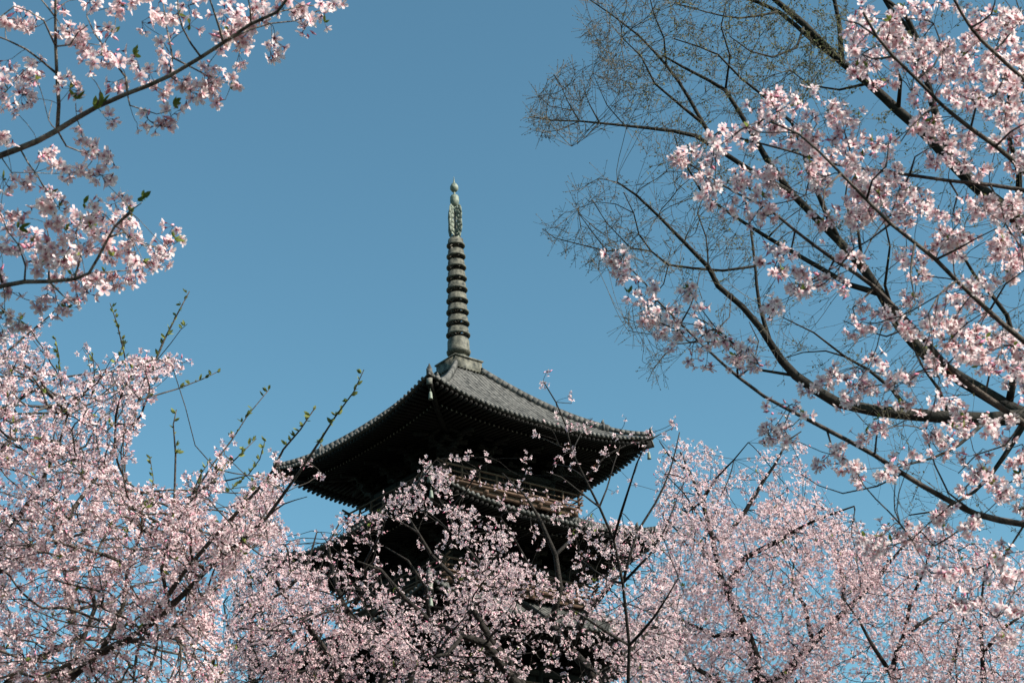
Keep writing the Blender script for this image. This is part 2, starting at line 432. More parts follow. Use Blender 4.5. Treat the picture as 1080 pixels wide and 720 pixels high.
# ------------------------------------------------------------------ trees
def resample(P, step):
    P = np.asarray(P, float)
    n = len(P); out = []
    Q = np.concatenate([[2 * P[0] - P[1]], P, [2 * P[-1] - P[-2]]])
    for i in range(n - 1):
        a, b, c, d = Q[i:i + 4]; L = np.linalg.norm(c - b); m = max(1, int(L / step))
        for t in np.arange(m) / m:
            out.append(0.5 * (2 * b + (c - a) * t + (2 * a - 5 * b + 4 * c - d) * t * t + (3 * b - a - 3 * c + d) * t ** 3))
    out.append(P[-1]); return np.array(out)
def nz(P, f, seed=0):
    return np.array([noise.noise(Vector((p[0] * f + seed, p[1] * f, p[2] * f))) for p in P])
def inpoly(x, y, poly):
    poly = np.array(poly, float); r = np.zeros(len(x), bool)
    for (x1, y1), (x2, y2) in zip(poly, np.roll(poly, -1, 0)):
        c = ((y1 > y) != (y2 > y)) & (x < (x2 - x1) * (y - y1) / (y2 - y1 + 1e-9) + x1); r ^= c
    return r
def sample_poly(poly, n):
    poly = np.array(poly, float); lo = poly.min(0); hi = poly.max(0); X = []; Y = []
    tot = 0
    while tot < n:
        x = rng.uniform(lo[0], hi[0], n * 2); y = rng.uniform(lo[1], hi[1], n * 2); k_ = inpoly(x, y, poly)
        X.append(x[k_]); Y.append(y[k_]); tot += k_.sum()
    return np.concatenate(X)[:n], np.concatenate(Y)[:n]

class Tree:
    def __init__(s, name, base, label, bark, cat='tree', sides=8, group=None):
        s.o = empty(name, (base[0], base[1], 0)); tag(s.o, label, cat, group)
        s.base = np.array([base[0], base[1], 0.0]); s.bark = bark; s.sides = sides
        s.P = np.zeros((0, 3)); s.par = np.zeros(0, int); s.rad = np.zeros(0); s.pl = np.zeros(0)
    def _add(s, pts, rad, parent):
        n0 = len(s.P)
        s.P = np.concatenate([s.P, pts]); s.rad = np.concatenate([s.rad, rad])
        s.par = np.concatenate([s.par, [parent] + list(range(n0, n0 + len(pts) - 1))]).astype(int)
        L = np.linalg.norm(np.diff(pts, axis=0), axis=1); b = s.pl[parent] if parent >= 0 else 0
        s.pl = np.concatenate([s.pl, b + np.concatenate([[0], np.cumsum(L)])])
    def _mesh(s, name, pts, rad, sides=None):
        m = MB(); m.tube(pts - s.base, rad, sides or s.sides); return m.build(name, s.bark, s.o, True)
    def trunk(s, pts, r0, r1, name='trunk'):
        P = resample(pts, 0.25); P[1:-1] += 0.03 * np.stack([nz(P[1:-1], 1.3, q) for q in (0, 9, 18)], 1)
        t = np.linspace(0, 1, len(P)); r = r0 + (r1 - r0) * t; r[0] *= 1.35
        r = r * (1 + 0.07 * nz(P, 3, 4))
        s._add(P, r, -1 if len(s.P) == 0 else int(np.argmin(((s.P - P[0]) ** 2).sum(1)))); s._mesh(name, P, r, 14)
    def limb(s, px, r0, r1, d0=None, d1=None, free=False, wob=1.5, name='limb', build=True, bare=False):
        """px traced root to tip; starts on the nearest branch already there"""
        px = np.array(px, float)
        n = len(px); t = np.concatenate([[0], np.cumsum(np.hypot(*np.diff(px, axis=0).T))]); t /= t[-1]
        par = 0
        if not free:
            X, Y, D = proj(s.P); j = int(np.argmin((X - px[0, 0]) ** 2 + (Y - px[0, 1]) ** 2))
            par = j; d0 = D[j]
            if d1 is None: d1 = d0 * (1 + rng.uniform(-.06, .06))
        d = d0 + (d1 - d0) * t
        P = at(px[:, 0], px[:, 1], d)
        if not free: P[0] = s.P[par]
        P = resample(P, 0.012 * d0)
        m = len(P); env = np.minimum(1, np.arange(m) / 4)[:, None]
        P = P + env * wob * 0.0016 * d0 * np.stack([nz(P, 6 / d0 * 3, q) for q in (0, 9, 18)], 1)
        tt = np.linspace(0, 1, m); r = r0 + (r1 - r0) * tt ** 0.85
        r = np.minimum(r, s.rad[par] * 0.95) if not free else r
        r = r * (1 + 0.10 * nz(P, 40 / d0, 4))
        if free:
            j = int(np.argmin(((s.P - P[0]) ** 2).sum(1))); par = j
            if np.linalg.norm(s.P[j] - P[0]) > 0.05:
                P = np.concatenate([resample([s.P[j], P[0]], .2)[:-1], P]); r = np.concatenate([np.full(len(P) - len(r), r[0] * 1.1), r])
        n0_ = len(s.P); s._add(P, r, par)
        if bare: s.pl[n0_:] += 200.0                      # a bare shoot: no side twigs grow from it
        if build: s._mesh(name, P, r)
    def twigs(s, pts, rt, bf=0.35, rmax=None, name='twigs', sub=3, sides=4, build=True, bark=None, curl=.18, maxlen=None):
        """minimum-path tree joining every point to the limbs"""
        pts = np.asarray(pts); N0 = len(s.P); n = len(pts)
        lim = s.P; best = np.full(n, 1e9); bi = np.zeros(n, int)
        plw = s.pl * 0.15
        off = plw[:, None].T
        for i in range(0, n, 500):
            D = np.sqrt(((pts[i:i + 500, None, :] - lim[None]) ** 2).sum(2)) + bf * off
            bi[i:i + 500] = D.argmin(1); best[i:i + 500] = D.min(1)
        par = np.full(n, -1); plp = np.zeros(n); done = np.zeros(n, bool); order = []
        for _ in range(n):
            c = np.where(done, 1e18, best); j = int(c.argmin()); done[j] = True; order.append(j)
            par[j] = bi[j]
            pp = lim[bi[j]] if bi[j] < N0 else pts[bi[j] - N0]
            base = plw[bi[j]] if bi[j] < N0 else plp[bi[j] - N0]
            plp[j] = base + np.linalg.norm(pts[j] - pp)
            D = np.sqrt(((pts - pts[j]) ** 2).sum(1)) + bf * plp[j]
            u = (D < best) & ~done; best[u] = D[u]; bi[u] = N0 + j
        cnt = np.ones(n)
        for j in order[::-1]:
            if par[j] >= N0: cnt[par[j] - N0] += cnt[j]
        r1 = rt * cnt ** 0.42
        allP = np.concatenate([s.P, pts]); allr = np.concatenate([s.rad, r1])
        A = allP[par]; B = pts
        gp = np.where(par < N0, s.par[np.minimum(par, N0 - 1)], 0); 
        dirp = np.zeros((n, 3)); gpar = np.zeros(n, int)
        isl = par < N0
        gpar[isl] = np.maximum(s.par[par[isl]], 0); gpar[~isl] = par[par[~isl] - N0]
        dirp = A - allP[gpar]; ln = np.linalg.norm(dirp, axis=1)[:, None]; dirp = dirp / (ln + 1e-9)
        L = np.linalg.norm(B - A, axis=1)[:, None]
        tan0 = dirp * L * np.where(isl, .35, .8)[:, None] + (B - A) * np.where(isl, .65, .2)[:, None]
        tan1 = (B - A) * .9 + rng.normal(0, curl, (n, 3)) * L + np.array([0, 0, .15]) * L
        segs = []
        ts_ = np.linspace(0, 1, sub + 1)
        C = []
        for t in ts_:
            h00 = 2 * t ** 3 - 3 * t * t + 1; h10 = t ** 3 - 2 * t * t + t; h01 = -2 * t ** 3 + 3 * t * t; h11 = t ** 3 - t * t
            C.append(h00 * A + h10 * tan0 + h01 * B + h11 * tan1)
        C = np.stack(C, 1)                                   # n, sub+1, 3
        ra = np.minimum(np.where(isl, r1 * 1.1, allr[par]), r1 * 1.5); rr = ra[:, None] + (r1 - ra)[:, None] * ts_[None]
        if rmax: rr = np.minimum(rr, rmax)
        if maxlen:                                            # leave out twigs that would have to span too wide a gap
            bad = L[:, 0] > maxlen
            for j in order:
                if par[j] >= N0 and bad[par[j] - N0]: bad[j] = True
            C = C[~bad]; rr = rr[~bad]; r1 = r1[~bad]; cnt = cnt[~bad]; n = len(C)
        s.curves = C; s.tipr = r1; s.cnt = cnt
        if build:
            m = sides
            T = np.gradient(C, axis=1); T /= np.linalg.norm(T, axis=2)[..., None] + 1e-12
            U = np.cross(T, np.array([.31, .22, .92])); U /= np.linalg.norm(U, axis=2)[..., None] + 1e-9; Bn = np.cross(T, U)
            an = np.arange(m) * 2 * math.pi / m
            V = C[:, :, None] + rr[:, :, None, None] * (np.cos(an)[:, None] * U[:, :, None] + np.sin(an)[:, None] * Bn[:, :, None]) 
            V = (V - s.base).reshape(-1, 3)
            base_ = (np.arange(n) * (sub + 1) * m)[:, None, None] + (np.arange(sub) * m)[None, :, None] + np.arange(m)[None, None]
            nx = base_ - np.arange(m)[None, None] + (np.arange(m) + 1)[None, None] % m
            Q = np.stack([base_, nx, nx + m, base_ + m], -1).reshape(-1, 4)
            tag(mesh_np(name, V, [Q], bark or s.bark, s.o, smooth=True), kind='stuff')
        return C

# flowers -----------------------------------------------------------
def basis(Nn):
    Nn = Nn / (np.linalg.norm(Nn, axis=1)[:, None] + 1e-9)
    r = rng.normal(size=Nn.shape); U = np.cross(Nn, r); U /= np.linalg.norm(U, axis=1)[:, None] + 1e-9
    return U, np.cross(Nn, U), Nn
C_PALE = np.array([0.91, 0.81, 0.79]); C_MID = np.array([0.87, 0.64, 0.66]); C_DEEP = np.array([0.60, 0.13, 0.22]); C_CALYX = np.array([0.17, 0.035, 0.04])
def flower_template(lod):
    V = []; F3 = []; F4 = []; K = []            # K: colour key  0 calyx 1 deep 2 mid 3 pale 4 anther
    def v(p, k_): V.append(p); K.append(k_); return len(V) - 1
    for q in range(5):
        a = q * 2 * math.pi / 5 + 0.07 * math.sin(q * 7)
        tl = 0.10 * math.sin(q * 3 + 1)
        def pp(r, wv, z):
            return (r * math.cos(a) - wv * math.sin(a), r * math.sin(a) + wv * math.cos(a), z + tl * r)
        if lod == 0:
            b = v(pp(.06, 0, 0), 1); L = v(pp(.42, -.27, .13), 2.6); Rr = v(pp(.42, .27, .13), 2.6); c = v(pp(.5, 0, .07), 2.5)
            L2 = v(pp(.74, -.31, .24), 3); R2 = v(pp(.74, .31, .24), 3)
            tl_ = v(pp(.99, -.13, .27), 3); tr = v(pp(.99, .13, .27), 3); n_k = v(pp(.90, 0, .23), 3)
            F3 += [(b, L, c), (b, c, Rr)]; F4 += [(L, L2, n_k, c), (c, n_k, R2, Rr)]; F3 += [(L2, tl_, n_k), (n_k, tr, R2)]
        else:
            b = v(pp(.04, 0, 0), 1.6); L = v(pp(.6, -.30, .19), 2.8); Rr = v(pp(.6, .30, .19), 2.8); n_k = v(pp(.98, 0, .22), 3)
            F4 += [(b, L, n_k, Rr)]
    if lod == 0:
        for q in range(7):
            a = q * 0.9 + .4; r = .22; h = .26
            b = v((.03 * math.cos(a + 1), .03 * math.sin(a + 1), 0), 2); b2 = v((.03 * math.cos(a - 1), .03 * math.sin(a - 1), 0), 2)
            c = v((r * math.cos(a), r * math.sin(a), h), 4); F3.append((b, b2, c))
            d = .045; e1 = v((r * math.cos(a) + d, r * math.sin(a), h), 4); e2 = v((r * math.cos(a), r * math.sin(a) + d, h + d), 4); F3.append((c, e1, e2))
    # calyx cone behind and pedicel
    nn = 4
    top = [v((.12 * math.cos(2 * math.pi * q / nn), .12 * math.sin(2 * math.pi * q / nn), -.02), 0) for q in range(nn)]
    bot = [v((.06 * math.cos(2 * math.pi * q / nn), .06 * math.sin(2 * math.pi * q / nn), -.40), 0) for q in range(nn)]
    for q in range(nn): F4.append((top[q], top[(q + 1) % nn], bot[(q + 1) % nn], bot[q]))
    if lod <= 1:
        ft = v((0, 0, -.42), 0)
        for q in range(5):                                      # sepals
            a = 2 * math.pi * (q + .5) / 5
            F3.append((v((.1 * math.cos(a - .5), .1 * math.sin(a - .5), -.02), 0), v((.1 * math.cos(a + .5), .1 * math.sin(a + .5), -.02), 0), v((.36 * math.cos(a), .36 * math.sin(a), .02), 0)))
    return np.array(V, float), np.array(F3, int).reshape(-1, 3), np.array(F4, int).reshape(-1, 4), np.array(K, float)
FT = {l: flower_template(l) for l in (0, 1, 2)}
def keycol(K, pale, mid):
    """K template keys; pale, mid (n,3) -> (n,v,3)"""
    n = len(pale); out = np.zeros((n, len(K), 3))
    for i, k_ in enumerate(K):
        if k_ == 0: c = C_CALYX[None].repeat(n, 0)
        elif k_ == 4: c = np.array([[.55, .33, .16]]).repeat(n, 0)
        elif k_ <= 2: f = k_ - 1; c = C_DEEP * (1 - f) + mid * f
        else: f = min(1, k_ - 2); c = mid * (1 - f) + pale * f
        out[:, i] = c
    return out
def blossoms(tree, Cn, Nn, size, lod, name='blossoms', pink=0.0, attach=None, var=0.06):
    """Cn flower centres, Nn facing; attach: (n,3) twig points the pedicels come from"""
    V, F3, F4, K = FT[lod]; n = len(Cn)
    U, Vv, Wn = basis(Nn)
    sz = size * rng.uniform(.72, 1.15, n)
    cup = rng.uniform(.5, 2.2, n)
    T = V[None].repeat(n, 0); pos = T[:, :, 2] > 0
    T[:, :, 2] = np.where(pos, T[:, :, 2] * cup[:, None], T[:, :, 2])
    shr = 1 - .16 * np.clip(cup - 1, 0, 2)
    T[:, :, 0] *= shr[:, None]; T[:, :, 1] *= shr[:, None]
    T[:, :, :2] += rng.normal(0, .035, (n, len(V), 2)); T[:, :, 2] += rng.normal(0, .03, (n, len(V)))
    P = Cn[:, None] + sz[:, None, None] * (T[..., 0:1] * U[:, None] + T[..., 1:2] * Vv[:, None] + T[..., 2:3] * Wn[:, None])
    f = np.clip(rng.normal(.35 + pink, .28, n), 0, 1)[:, None]
    pale = C_PALE * (1 - f) + C_MID * f; pale = pale * rng.uniform(1 - var, 1 + var * .6, (n, 1)); mid = C_MID * (1 - .3 * f)
    C = keycol(K, pale, mid)
    off = (np.arange(n) * len(V))[:, None, None]
    polys = [(F3[None] + off).reshape(-1, 3), (F4[None] + off).reshape(-1, 4)]
    P = P.reshape(-1, 3); C = C.reshape(-1, 3); nv = len(P)
    if attach is not None:                                    # pedicels: thin 3-sided stems
        A = attach; B = Cn - Wn * sz[:, None] * .4
        d = B - A; d /= np.linalg.norm(d, axis=1)[:, None] + 1e-9; u = np.cross(d, [.3, .1, .9]); u /= np.linalg.norm(u, axis=1)[:, None] + 1e-9; b = np.cross(d, u)
        rr = size * .035
        ring = []
        for X in (A, B):
            for q in range(3):
                a = q * 2.094; ring.append(X + rr * (math.cos(a) * u + math.sin(a) * b))
        Rg = np.stack(ring, 1).reshape(-1, 3)
        o3 = nv + (np.arange(n) * 6)[:, None, None]
        Q = np.array([(0, 1, 4, 3), (1, 2, 5, 4), (2, 0, 3, 5)])[None] + o3
        polys.append(Q.reshape(-1, 4)); P = np.concatenate([P, Rg]); C = np.concatenate([C, np.tile([.16, .09, .05], (len(Rg), 1))])
    return mesh_np(name, P - tree.base, polys, M_petal, tree.o, col=C)
def cluster_flowers(nodes, per, spread, droop=0.25, size=.0175):
    """umbels: per flowers round every node"""
    k_ = rng.poisson(per, len(nodes)); k_ = np.clip(k_, 1, None); A = np.repeat(nodes, k_, 0)
    d = rng.normal(size=A.shape); d[:, 2] -= droop; d /= np.linalg.norm(d, axis=1)[:, None]
    C = A + d * spread * rng.uniform(.55, 1.15, (len(A), 1))
    Nn = d + rng.normal(0, .45, d.shape)
    return C, Nn, A
def buds(tree, Cn, size, colA, colB, name, matr=None, elong=1.8, dirs=None, parent=None):
    n = len(Cn); d = rng.normal(size=(n, 3)) if dirs is None else dirs
    U, V2, Wn = basis(d)
    T = np.array([(0, 0, -1), (.55, 0, -.1), (0, .55, -.1), (-.55, 0, -.1), (0, -.55, -.1), (0, 0, 1)]) * np.array([1, 1, elong])
    F = np.array([(0, 2, 1), (0, 3, 2), (0, 4, 3), (0, 1, 4), (5, 1, 2), (5, 2, 3), (5, 3, 4), (5, 4, 1)])
    s_ = size * rng.uniform(.6, 1.25, n)
    P = Cn[:, None] + s_[:, None, None] * (T[None, :, 0:1] * U[:, None] + T[None, :, 1:2] * V2[:, None] + T[None, :, 2:3] * Wn[:, None])
    f = rng.uniform(0, 1, (n, 1)); c = (np.array(colA) * (1 - f) + np.array(colB) * f)[:, None].repeat(6, 1)
    return mesh_np(name, P.reshape(-1, 3) - tree.base, [(F[None] + (np.arange(n) * 6)[:, None, None]).reshape(-1, 3)], matr or M_bud, tree.o if parent is None else parent, col=c.reshape(-1, 3))
def leaves(tree, Cn, dirs, size, colA=(.09, .12, .03), colB=(.22, .25, .06), name='young_leaves'):
    n = len(Cn); U, V2, Wn = basis(dirs)
    T = np.array([(0, 0, 0), (-.22, .08, .35), (.22, .08, .35), (0, 0, .42), (-.17, .14, .72), (.17, .14, .72), (0, .2, 1.0)])
    F3 = np.array([(0, 3, 1), (0, 2, 3), (4, 3, 6), (3, 5, 6), (1, 3, 4), (3, 2, 5)])
    s_ = size * rng.uniform(.5, 1.2, n)
    P = Cn[:, None] + s_[:, None, None] * (T[None, :, 0:1] * U[:, None] + T[None, :, 1:2] * V2[:, None] + T[None, :, 2:3] * Wn[:, None])
    f = rng.uniform(0, 1, (n, 1)); c = (np.array(colA) * (1 - f) + np.array(colB) * f)[:, None].repeat(7, 1)
    return mesh_np(name, P.reshape(-1, 3) - tree.base, [(F3[None] + (np.arange(n) * 7)[:, None, None]).reshape(-1, 3)], M_leaf, tree.o, col=c.reshape(-1, 3))
def dress(tree, nodes, per, spread, size, lod, pink=0.0, budf=.12, leaff=.06, leafs=.03, ped=True, droop=.25, bname='blossoms'):
    C, Nn, A = cluster_flowers(nodes, per, spread, droop)
    isb = rng.random(len(C)) < budf
    blossoms(tree, C[~isb], Nn[~isb], size, lod, pink=pink, attach=A[~isb] if ped else None, name=bname)
    if isb.sum(): buds(tree, C[isb], size * .42, (.62, .20, .30), (.75, .42, .48), 'flower_buds', dirs=Nn[isb])
    k_ = rng.random(len(nodes)) < leaff
    if k_.sum():
        B = np.repeat(nodes[k_], 3, 0); d = rng.normal(size=B.shape) * .6 + np.array([0, 0, .7]); leaves(tree, B, d, leafs)
def blob_points(lst, d, per_r, dj=.03):
    X = []; Y = []
    for b in lst:
        x, y, r = b[:3]; m = max(1, int(round(per_r * (r / 10) ** 1.6 + rng.uniform(-.3, .5))))
        a = rng.uniform(0, 6.28, m); q = r * .75 * np.sqrt(rng.uniform(0, 1, m)); X += list(x + q * np.cos(a)); Y += list(y + q * np.sin(a))
    X = np.array(X); Y = np.array(Y); return at(X, Y, d + rng.normal(0, dj * d, len(X)))
def region(polys, d0, d1, freq, thr, seed=0):
    """polys: list of (polygon, n) -> 3-D points thinned by a 3-D noise so that gaps show"""
    out = []
    for poly, n in polys:
        x, y = sample_poly(poly, n); P = at(x, y, rng.uniform(d0, d1, n))
        v = nz(P, freq, seed) + .5 * nz(P, freq * 2.3, seed + 5)
        out.append(P[v + rng.normal(0, .12, n) > thr])
    return np.concatenate(out)
def along(tree, i0, gap, jit):
    """points scattered along limb nodes from index i0"""
    P = tree.P[i0:]; k_ = rng.random(len(P)) < gap
    Q = P[k_]; return Q + rng.normal(0, jit, Q.shape)
#TREES
# === cherry overhanging from the left edge, near ===
d = 5.2
T = Tree('cherry_tree', (-2.7, 4.7), 'near cherry tree reaching over the upper left corner, large pale blossoms against open sky', M_barkl)
r_ = at(-90, 210, 5.3); r2_ = at(-110, 330, 5.3)
T.trunk([(-2.7, 4.7, 0), (-2.62, 4.7, 1.0), (-2.5, 4.75, 2.0), (-2.25, 4.85, 3.0), r2_], .17, .045)
n0 = len(T.P)
T.trunk([r2_, (r2_ + r_) / 2 + [-.03, 0, .02], r_, at(-70, 120, 5.4), at(-60, 20, 5.5)], .03, .012, 'limb')
i1 = len(T.P)
T.limb([(-90, 210), (-45, 186), (0, 165), (40, 147), (62, 136), (105, 113), (137, 96), (180, 76), (212, 59), (235, 45), (265, 26), (293, 14), (306, -2), (318, -22)], .0125, .0045, d1=5.0)
for px, ra, rb in [
  ([(62, 137), (62, 110), (60, 78), (59, 50), (58, 20), (57, -8), (60, -35)], .0065, .0035),
  ([(50, 142), (51, 127), (55, 108)], .002, .0012), ([(60, 78), (45, 65), (28, 52), (8, 42), (-12, 34)], .004, .0022),
  ([(58, 40), (46, 22), (30, 12), (14, 6)], .0032, .0015), ([(58, 16), (46, 3), (34, -10)], .003, .0015), ([(61, 58), (74, 48), (82, 36), (92, 28)], .003, .0015),
  ([(137, 96), (133, 82), (122, 68), (110, 50), (100, 36), (92, 18)], .004, .0018), ([(181, 76), (181, 60), (178, 44), (174, 24), (172, 2)], .004, .0018),
  ([(202, 64), (201, 46), (192, 30), (187, 14), (186, -5)], .0035, .0015), ([(229, 50), (231, 30), (224, 8), (218, -12)], .004, .002), 
  ([(264, 27), (264, 10), (261, -12)], .003, .0015), ([(235, 45), (262, 32), (285, 25), (310, 22), (335, 12), (356, 0)], .003, .0015), ([(270, 24), (290, 14), (318, 6), (345, 6)], .003, .0014),
  ([(60, 140), (70, 154), (86, 160), (100, 164), (112, 160)], .003, .0015), ([(125, 104), (137, 111), (152, 115), (166, 118), (181, 113)], .0025, .0012),
  ([(108, 112), (107, 95), (98, 79)], .002, .001), ([(196, 68), (215, 78), (228, 84), (242, 90)], .003, .0012), ([(180, 78), (195, 92), (215, 98), (232, 102)], .0025, .0012),
  ([(100, 164), (96, 172), (90, 180)], .0018, .001), ([(20, 157), (30, 172), (40, 185), (50, 205), (58, 222)], .003, .0015), ([(0, 165), (12, 182), (36, 182)], .002, .0012),
  ([(30, 118), (18, 103), (2, 112)], .002, .0012)]:
    if px[0][0] == 30: px = [(-30, 179)] + [(-10, 130), (5, 108), (22, 98)]
    T.limb(px, ra, rb)
# lower fork, blossoms round (0..190, 200..330)
T.limb([(-110, 330), (-60, 318), (-20, 308), (5, 304), (27, 300), (52, 300), (78, 297), (93, 290), (103, 271), (112, 250), (118, 238), (135, 222)], .010, .003, d1=5.2)
for px in [[(93, 290), (117, 287), (135, 285), (160, 275)], [(27, 300), (27, 281), (20, 260), (8, 245), (0, 228)], [(50, 300), (51, 280), (52, 258), (48, 235), (52, 218)],
           [(78, 297), (85, 270), (80, 245), (88, 232)], [(112, 250), (130, 245), (150, 258), (170, 262), (182, 254), (190, 250)], [(60, 300), (66, 312), (78, 322)], 
           [(5, 304), (-2, 280), (-14, 255)], [(-20, 308), (0, 325), (12, 335)], [(118, 238), (135, 222), (148, 212)]]:
    T.limb(px, .0035, .0013)
UL = [(72,30,16),(80,44,12),(28,26,8),(22,20,6),(100,62,17),(112,33,12),(120,12,12),(135,0,8),(152,16,11),(170,38,15),(175,10,14),(195,14,12),(203,30,8),(232,38,12),(247,33,17),(256,45,10),(250,55,10),(240,8,12),(270,6,13),(275,16,8),(222,72,9),(228,80,8),(252,81,5),(220,92,12),(209,100,9),(236,104,7),(200,95,8),(143,70,10),(158,72,11),(174,73,10),(190,85,7),(120,58,8),(130,55,7),(118,88,7),(172,99,8),(143,125,7),(160,129,8),(170,132,7),(181,121,6),(116,123,6),(40,88,8),(54,89,11),(76,94,7),(78,106,6),(8,22,5),(10,62,7),(14,93,8),(8,112,9),(24,104,8),(26,71,5),(34,68,4),(90,147,9),(101,152,11),(106,165,7),(88,180,8),(106,182,7),(121,165,6),(64,172,7),(67,181,5),(53,165,7),(40,158,5),(5,143,7),(6,190,7),(18,195,7),(32,192,6),(0,205,8),(48,208,10),(60,215,8),(305,14,9),(318,8,9),(327,30,7),(340,22,8),(350,6,8),(292,44,4),(286,54,4),(130,5,10),(95,5,8),(105,-8,8),(40,30,6),(66,0,6),(150,-6,10),(205,-5,10),(300,-8,10)]
UL2 = [(5,262,13),(14,240,9),(2,225,8),(22,262,12),(35,248,9),(30,225,7),(45,215,9),(55,232,11),(50,262,14),(62,270,12),(42,280,11),(72,262,12),(80,235,10),(92,225,7),(70,245,9),(88,250,9),(100,240,7),(100,218,6),(122,218,8),(133,215,8),(140,222,8),(135,232,6),(110,226,5),(125,236,5),(118,272,8),(105,255,6),(135,255,9),(130,268,8),(142,262,9),(150,272,9),(138,285,9),(146,290,7),(160,268,8),(165,262,7),(170,278,6),(176,262,5),(189,252,5),(181,240,4),(92,300,9),(85,312,10),(75,320,8),(62,322,6),(105,296,7),(98,310,6),(50,312,5),(40,316,4),(8,285,10),(0,300,8),(12,312,7),(8,330,8),(20,342,6),(3,345,8),(60,200,6),(28,270,9),(75,285,8),(60,288,7),(115,287,6),(120,300,6),(125,292,5)]
for px in [[(-90, 210), (-150, 160), (-220, 120), (-290, 60)], [(-110, 330), (-180, 300), (-250, 300), (-320, 260)], [(-70, 120), (-120, 40), (-150, -60)], [(-60, 20), (-40, -60), (0, -130)], [(-100, 270), (-150, 220), (-200, 210)], [(-110, 330), (-160, 370), (-230, 400)]]: T.limb(px, .014, .003)
pts = np.concatenate([blob_points(UL, 5.15, 1.15, .012), blob_points(UL2, 5.3, 1.35, .015), region([([(-330, 20), (-200, -130), (60, -170), (300, -90), (340, -25), (150, -30), (-40, -30), (-30, 350), (-120, 400), (-270, 420), (-340, 260)], 330)], 4.7, 6.0, 2.5, -.1, 71)])
T.twigs(pts, .0009, bf=.55, sub=4, sides=5)
dress(T, pts, 6.2, .031, .0222, 0, pink=0.0, budf=.14, leaff=.18, leafs=.026, droop=.5)
lv = at(np.array([141, 80, 145, 182, 108, 150, 62, 88, 100, 242, 358, 184, 20]), np.array([58, 105, 212, 109, 108, 209, 218, 215, 115, 90, 5, 251, 240]), np.full(13, 5.15))
leaves(T, np.repeat(lv, 4, 0), rng.normal(size=(52, 3)) * .5 + RT * .6 + UP * .5, .036)

# === big pink cherry of the lower left ===
T = Tree('cherry_tree', (-3.5, 10.3), 'large pink cherry filling the lower left, green budded shoots rising out of its blossom', M_bark)
T.trunk([(-3.5, 10.3, 0), (-3.5, 10.3, 1.2), (-3.35, 10.2, 2.2), at(-10, 830, 10.0)], .24, .13)
T.trunk([at(-10, 830, 10.0), at(-30, 760, 10.0), at(-50, 690, 10.1), at(-60, 600, 10.2), at(-55, 500, 10.3)], .11, .05, 'limb')
T.limb([(-10, 830), (20, 770), (70, 720), (105, 689), (148, 663), (179, 638), (218, 603), (257, 572), (280, 547), (297, 520), (316, 496), (337, 468), (355, 440), (372, 415), (382, 391)], .036, .0020, d1=8.6)
n1 = len(T.P)
SH = []
LL = [
 ([(20, 770), (8, 720), (25, 700), (50, 689), (78, 671), (74, 645), (70, 610), (62, 570)], .035, .008), ([(-30, 760), (20, 735), (70, 702), (110, 690), (136, 677), (171, 669), (210, 636)], .03, .006),
 ([(148, 663), (172, 635), (194, 603), (218, 576), (249, 541), (272, 514), (288, 494), (300, 472), (318, 452), (333, 430)], .018, .003),
 ([(-50, 690), (-25, 640), (0, 601), (23, 588), (70, 570), (95, 560)], .03, .006), ([(-60, 600), (-25, 590), (0, 574), (20, 545), (43, 510), (62, 470), (70, 440)], .03, .005),
 ([(23, 588), (45, 572), (64, 553), (89, 518), (113, 483), (128, 452), (147, 420), (163, 383), (173, 360), (187, 330), (198, 306)], .02, .003),
 ([(138, 436), (137, 405), (132, 373), (125, 343), (117, 321)], .006, .0025), ([(140, 432), (160, 418), (187, 410), (213, 400), (232, 391)], .006, .0025),
 ([(179, 638), (170, 600), (182, 560), (186, 520), (187, 480), (183, 448), (186, 432)], .012, .0025), ([(182, 560), (200, 530), (223, 510), (249, 483), (268, 463)], .009, .0025),
 ([(200, 530), (225, 490), (245, 462), (260, 438), (284, 411)], .007, .0025), ([(-55, 500), (-20, 450), (20, 420), (60, 398), (95, 392), (120, 385)], .02, .003), ([(-55, 500), (-30, 420), (0, 378), (15, 365), (33, 350), (53, 333), (64, 320)], .018, .003),
 ([(20, 420), (40, 400), (48, 375), (33, 355)], .006, .002), ([(95, 392), (92, 375), (86, 366)], .003, .0015), ([(70, 440), (95, 425), (120, 405), (130, 390)], .006, .003),
 ([(60, 500), (90, 470), (105, 440), (130, 425)], .008, .003), ([(168, 374), (180, 362), (190, 348), (197, 342)], .003, .0015), ([(105, 689), (130, 640), (135, 600), (150, 560), (150, 520), (134, 508)], .016, .004),
 ([(70, 720), (85, 680), (100, 640), (95, 600), (110, 570), (125, 540)], .02, .005), ([(148, 663), (190, 680), (225, 690), (250, 680)], .012, .004), ([(280, 547), (300, 530), (322, 522)], .006, .002), ([(257, 572), (275, 585), (300, 590)], .006, .002)]
for px, ra, rb in LL: T.limb(px, ra, rb, bare=rb <= .003)
for px in [[(120, 385), (128, 372), (131, 360)], [(205, 520), (212, 500), (222, 486)], [(160, 560), (158, 530), (162, 505), (158, 480)], [(240, 520), (262, 500), (275, 482), (282, 462)], [(260, 545), (262, 520), (272, 500)], [(95, 425), (100, 400), (98, 372)], [(60, 398), (62, 375), (58, 355)]]: T.limb(px, .005, .002, bare=True); SH.append(px)
for px in [[(-60, 600), (-120, 560), (-200, 540), (-280, 500)], [(-50, 690), (-120, 680), (-200, 690), (-290, 650)], [(-55, 500), (-90, 420), (-130, 360), (-180, 320)], [(-30, 760), (-100, 790), (-190, 790)]]: T.limb(px, .04, .008)
P1 = [(-50, 470), (60, 470), (110, 488), (150, 510), (190, 525), (218, 540), (235, 560), (255, 580), (252, 600), (240, 620), (225, 640), (238, 680), (232, 790), (-50, 790)]
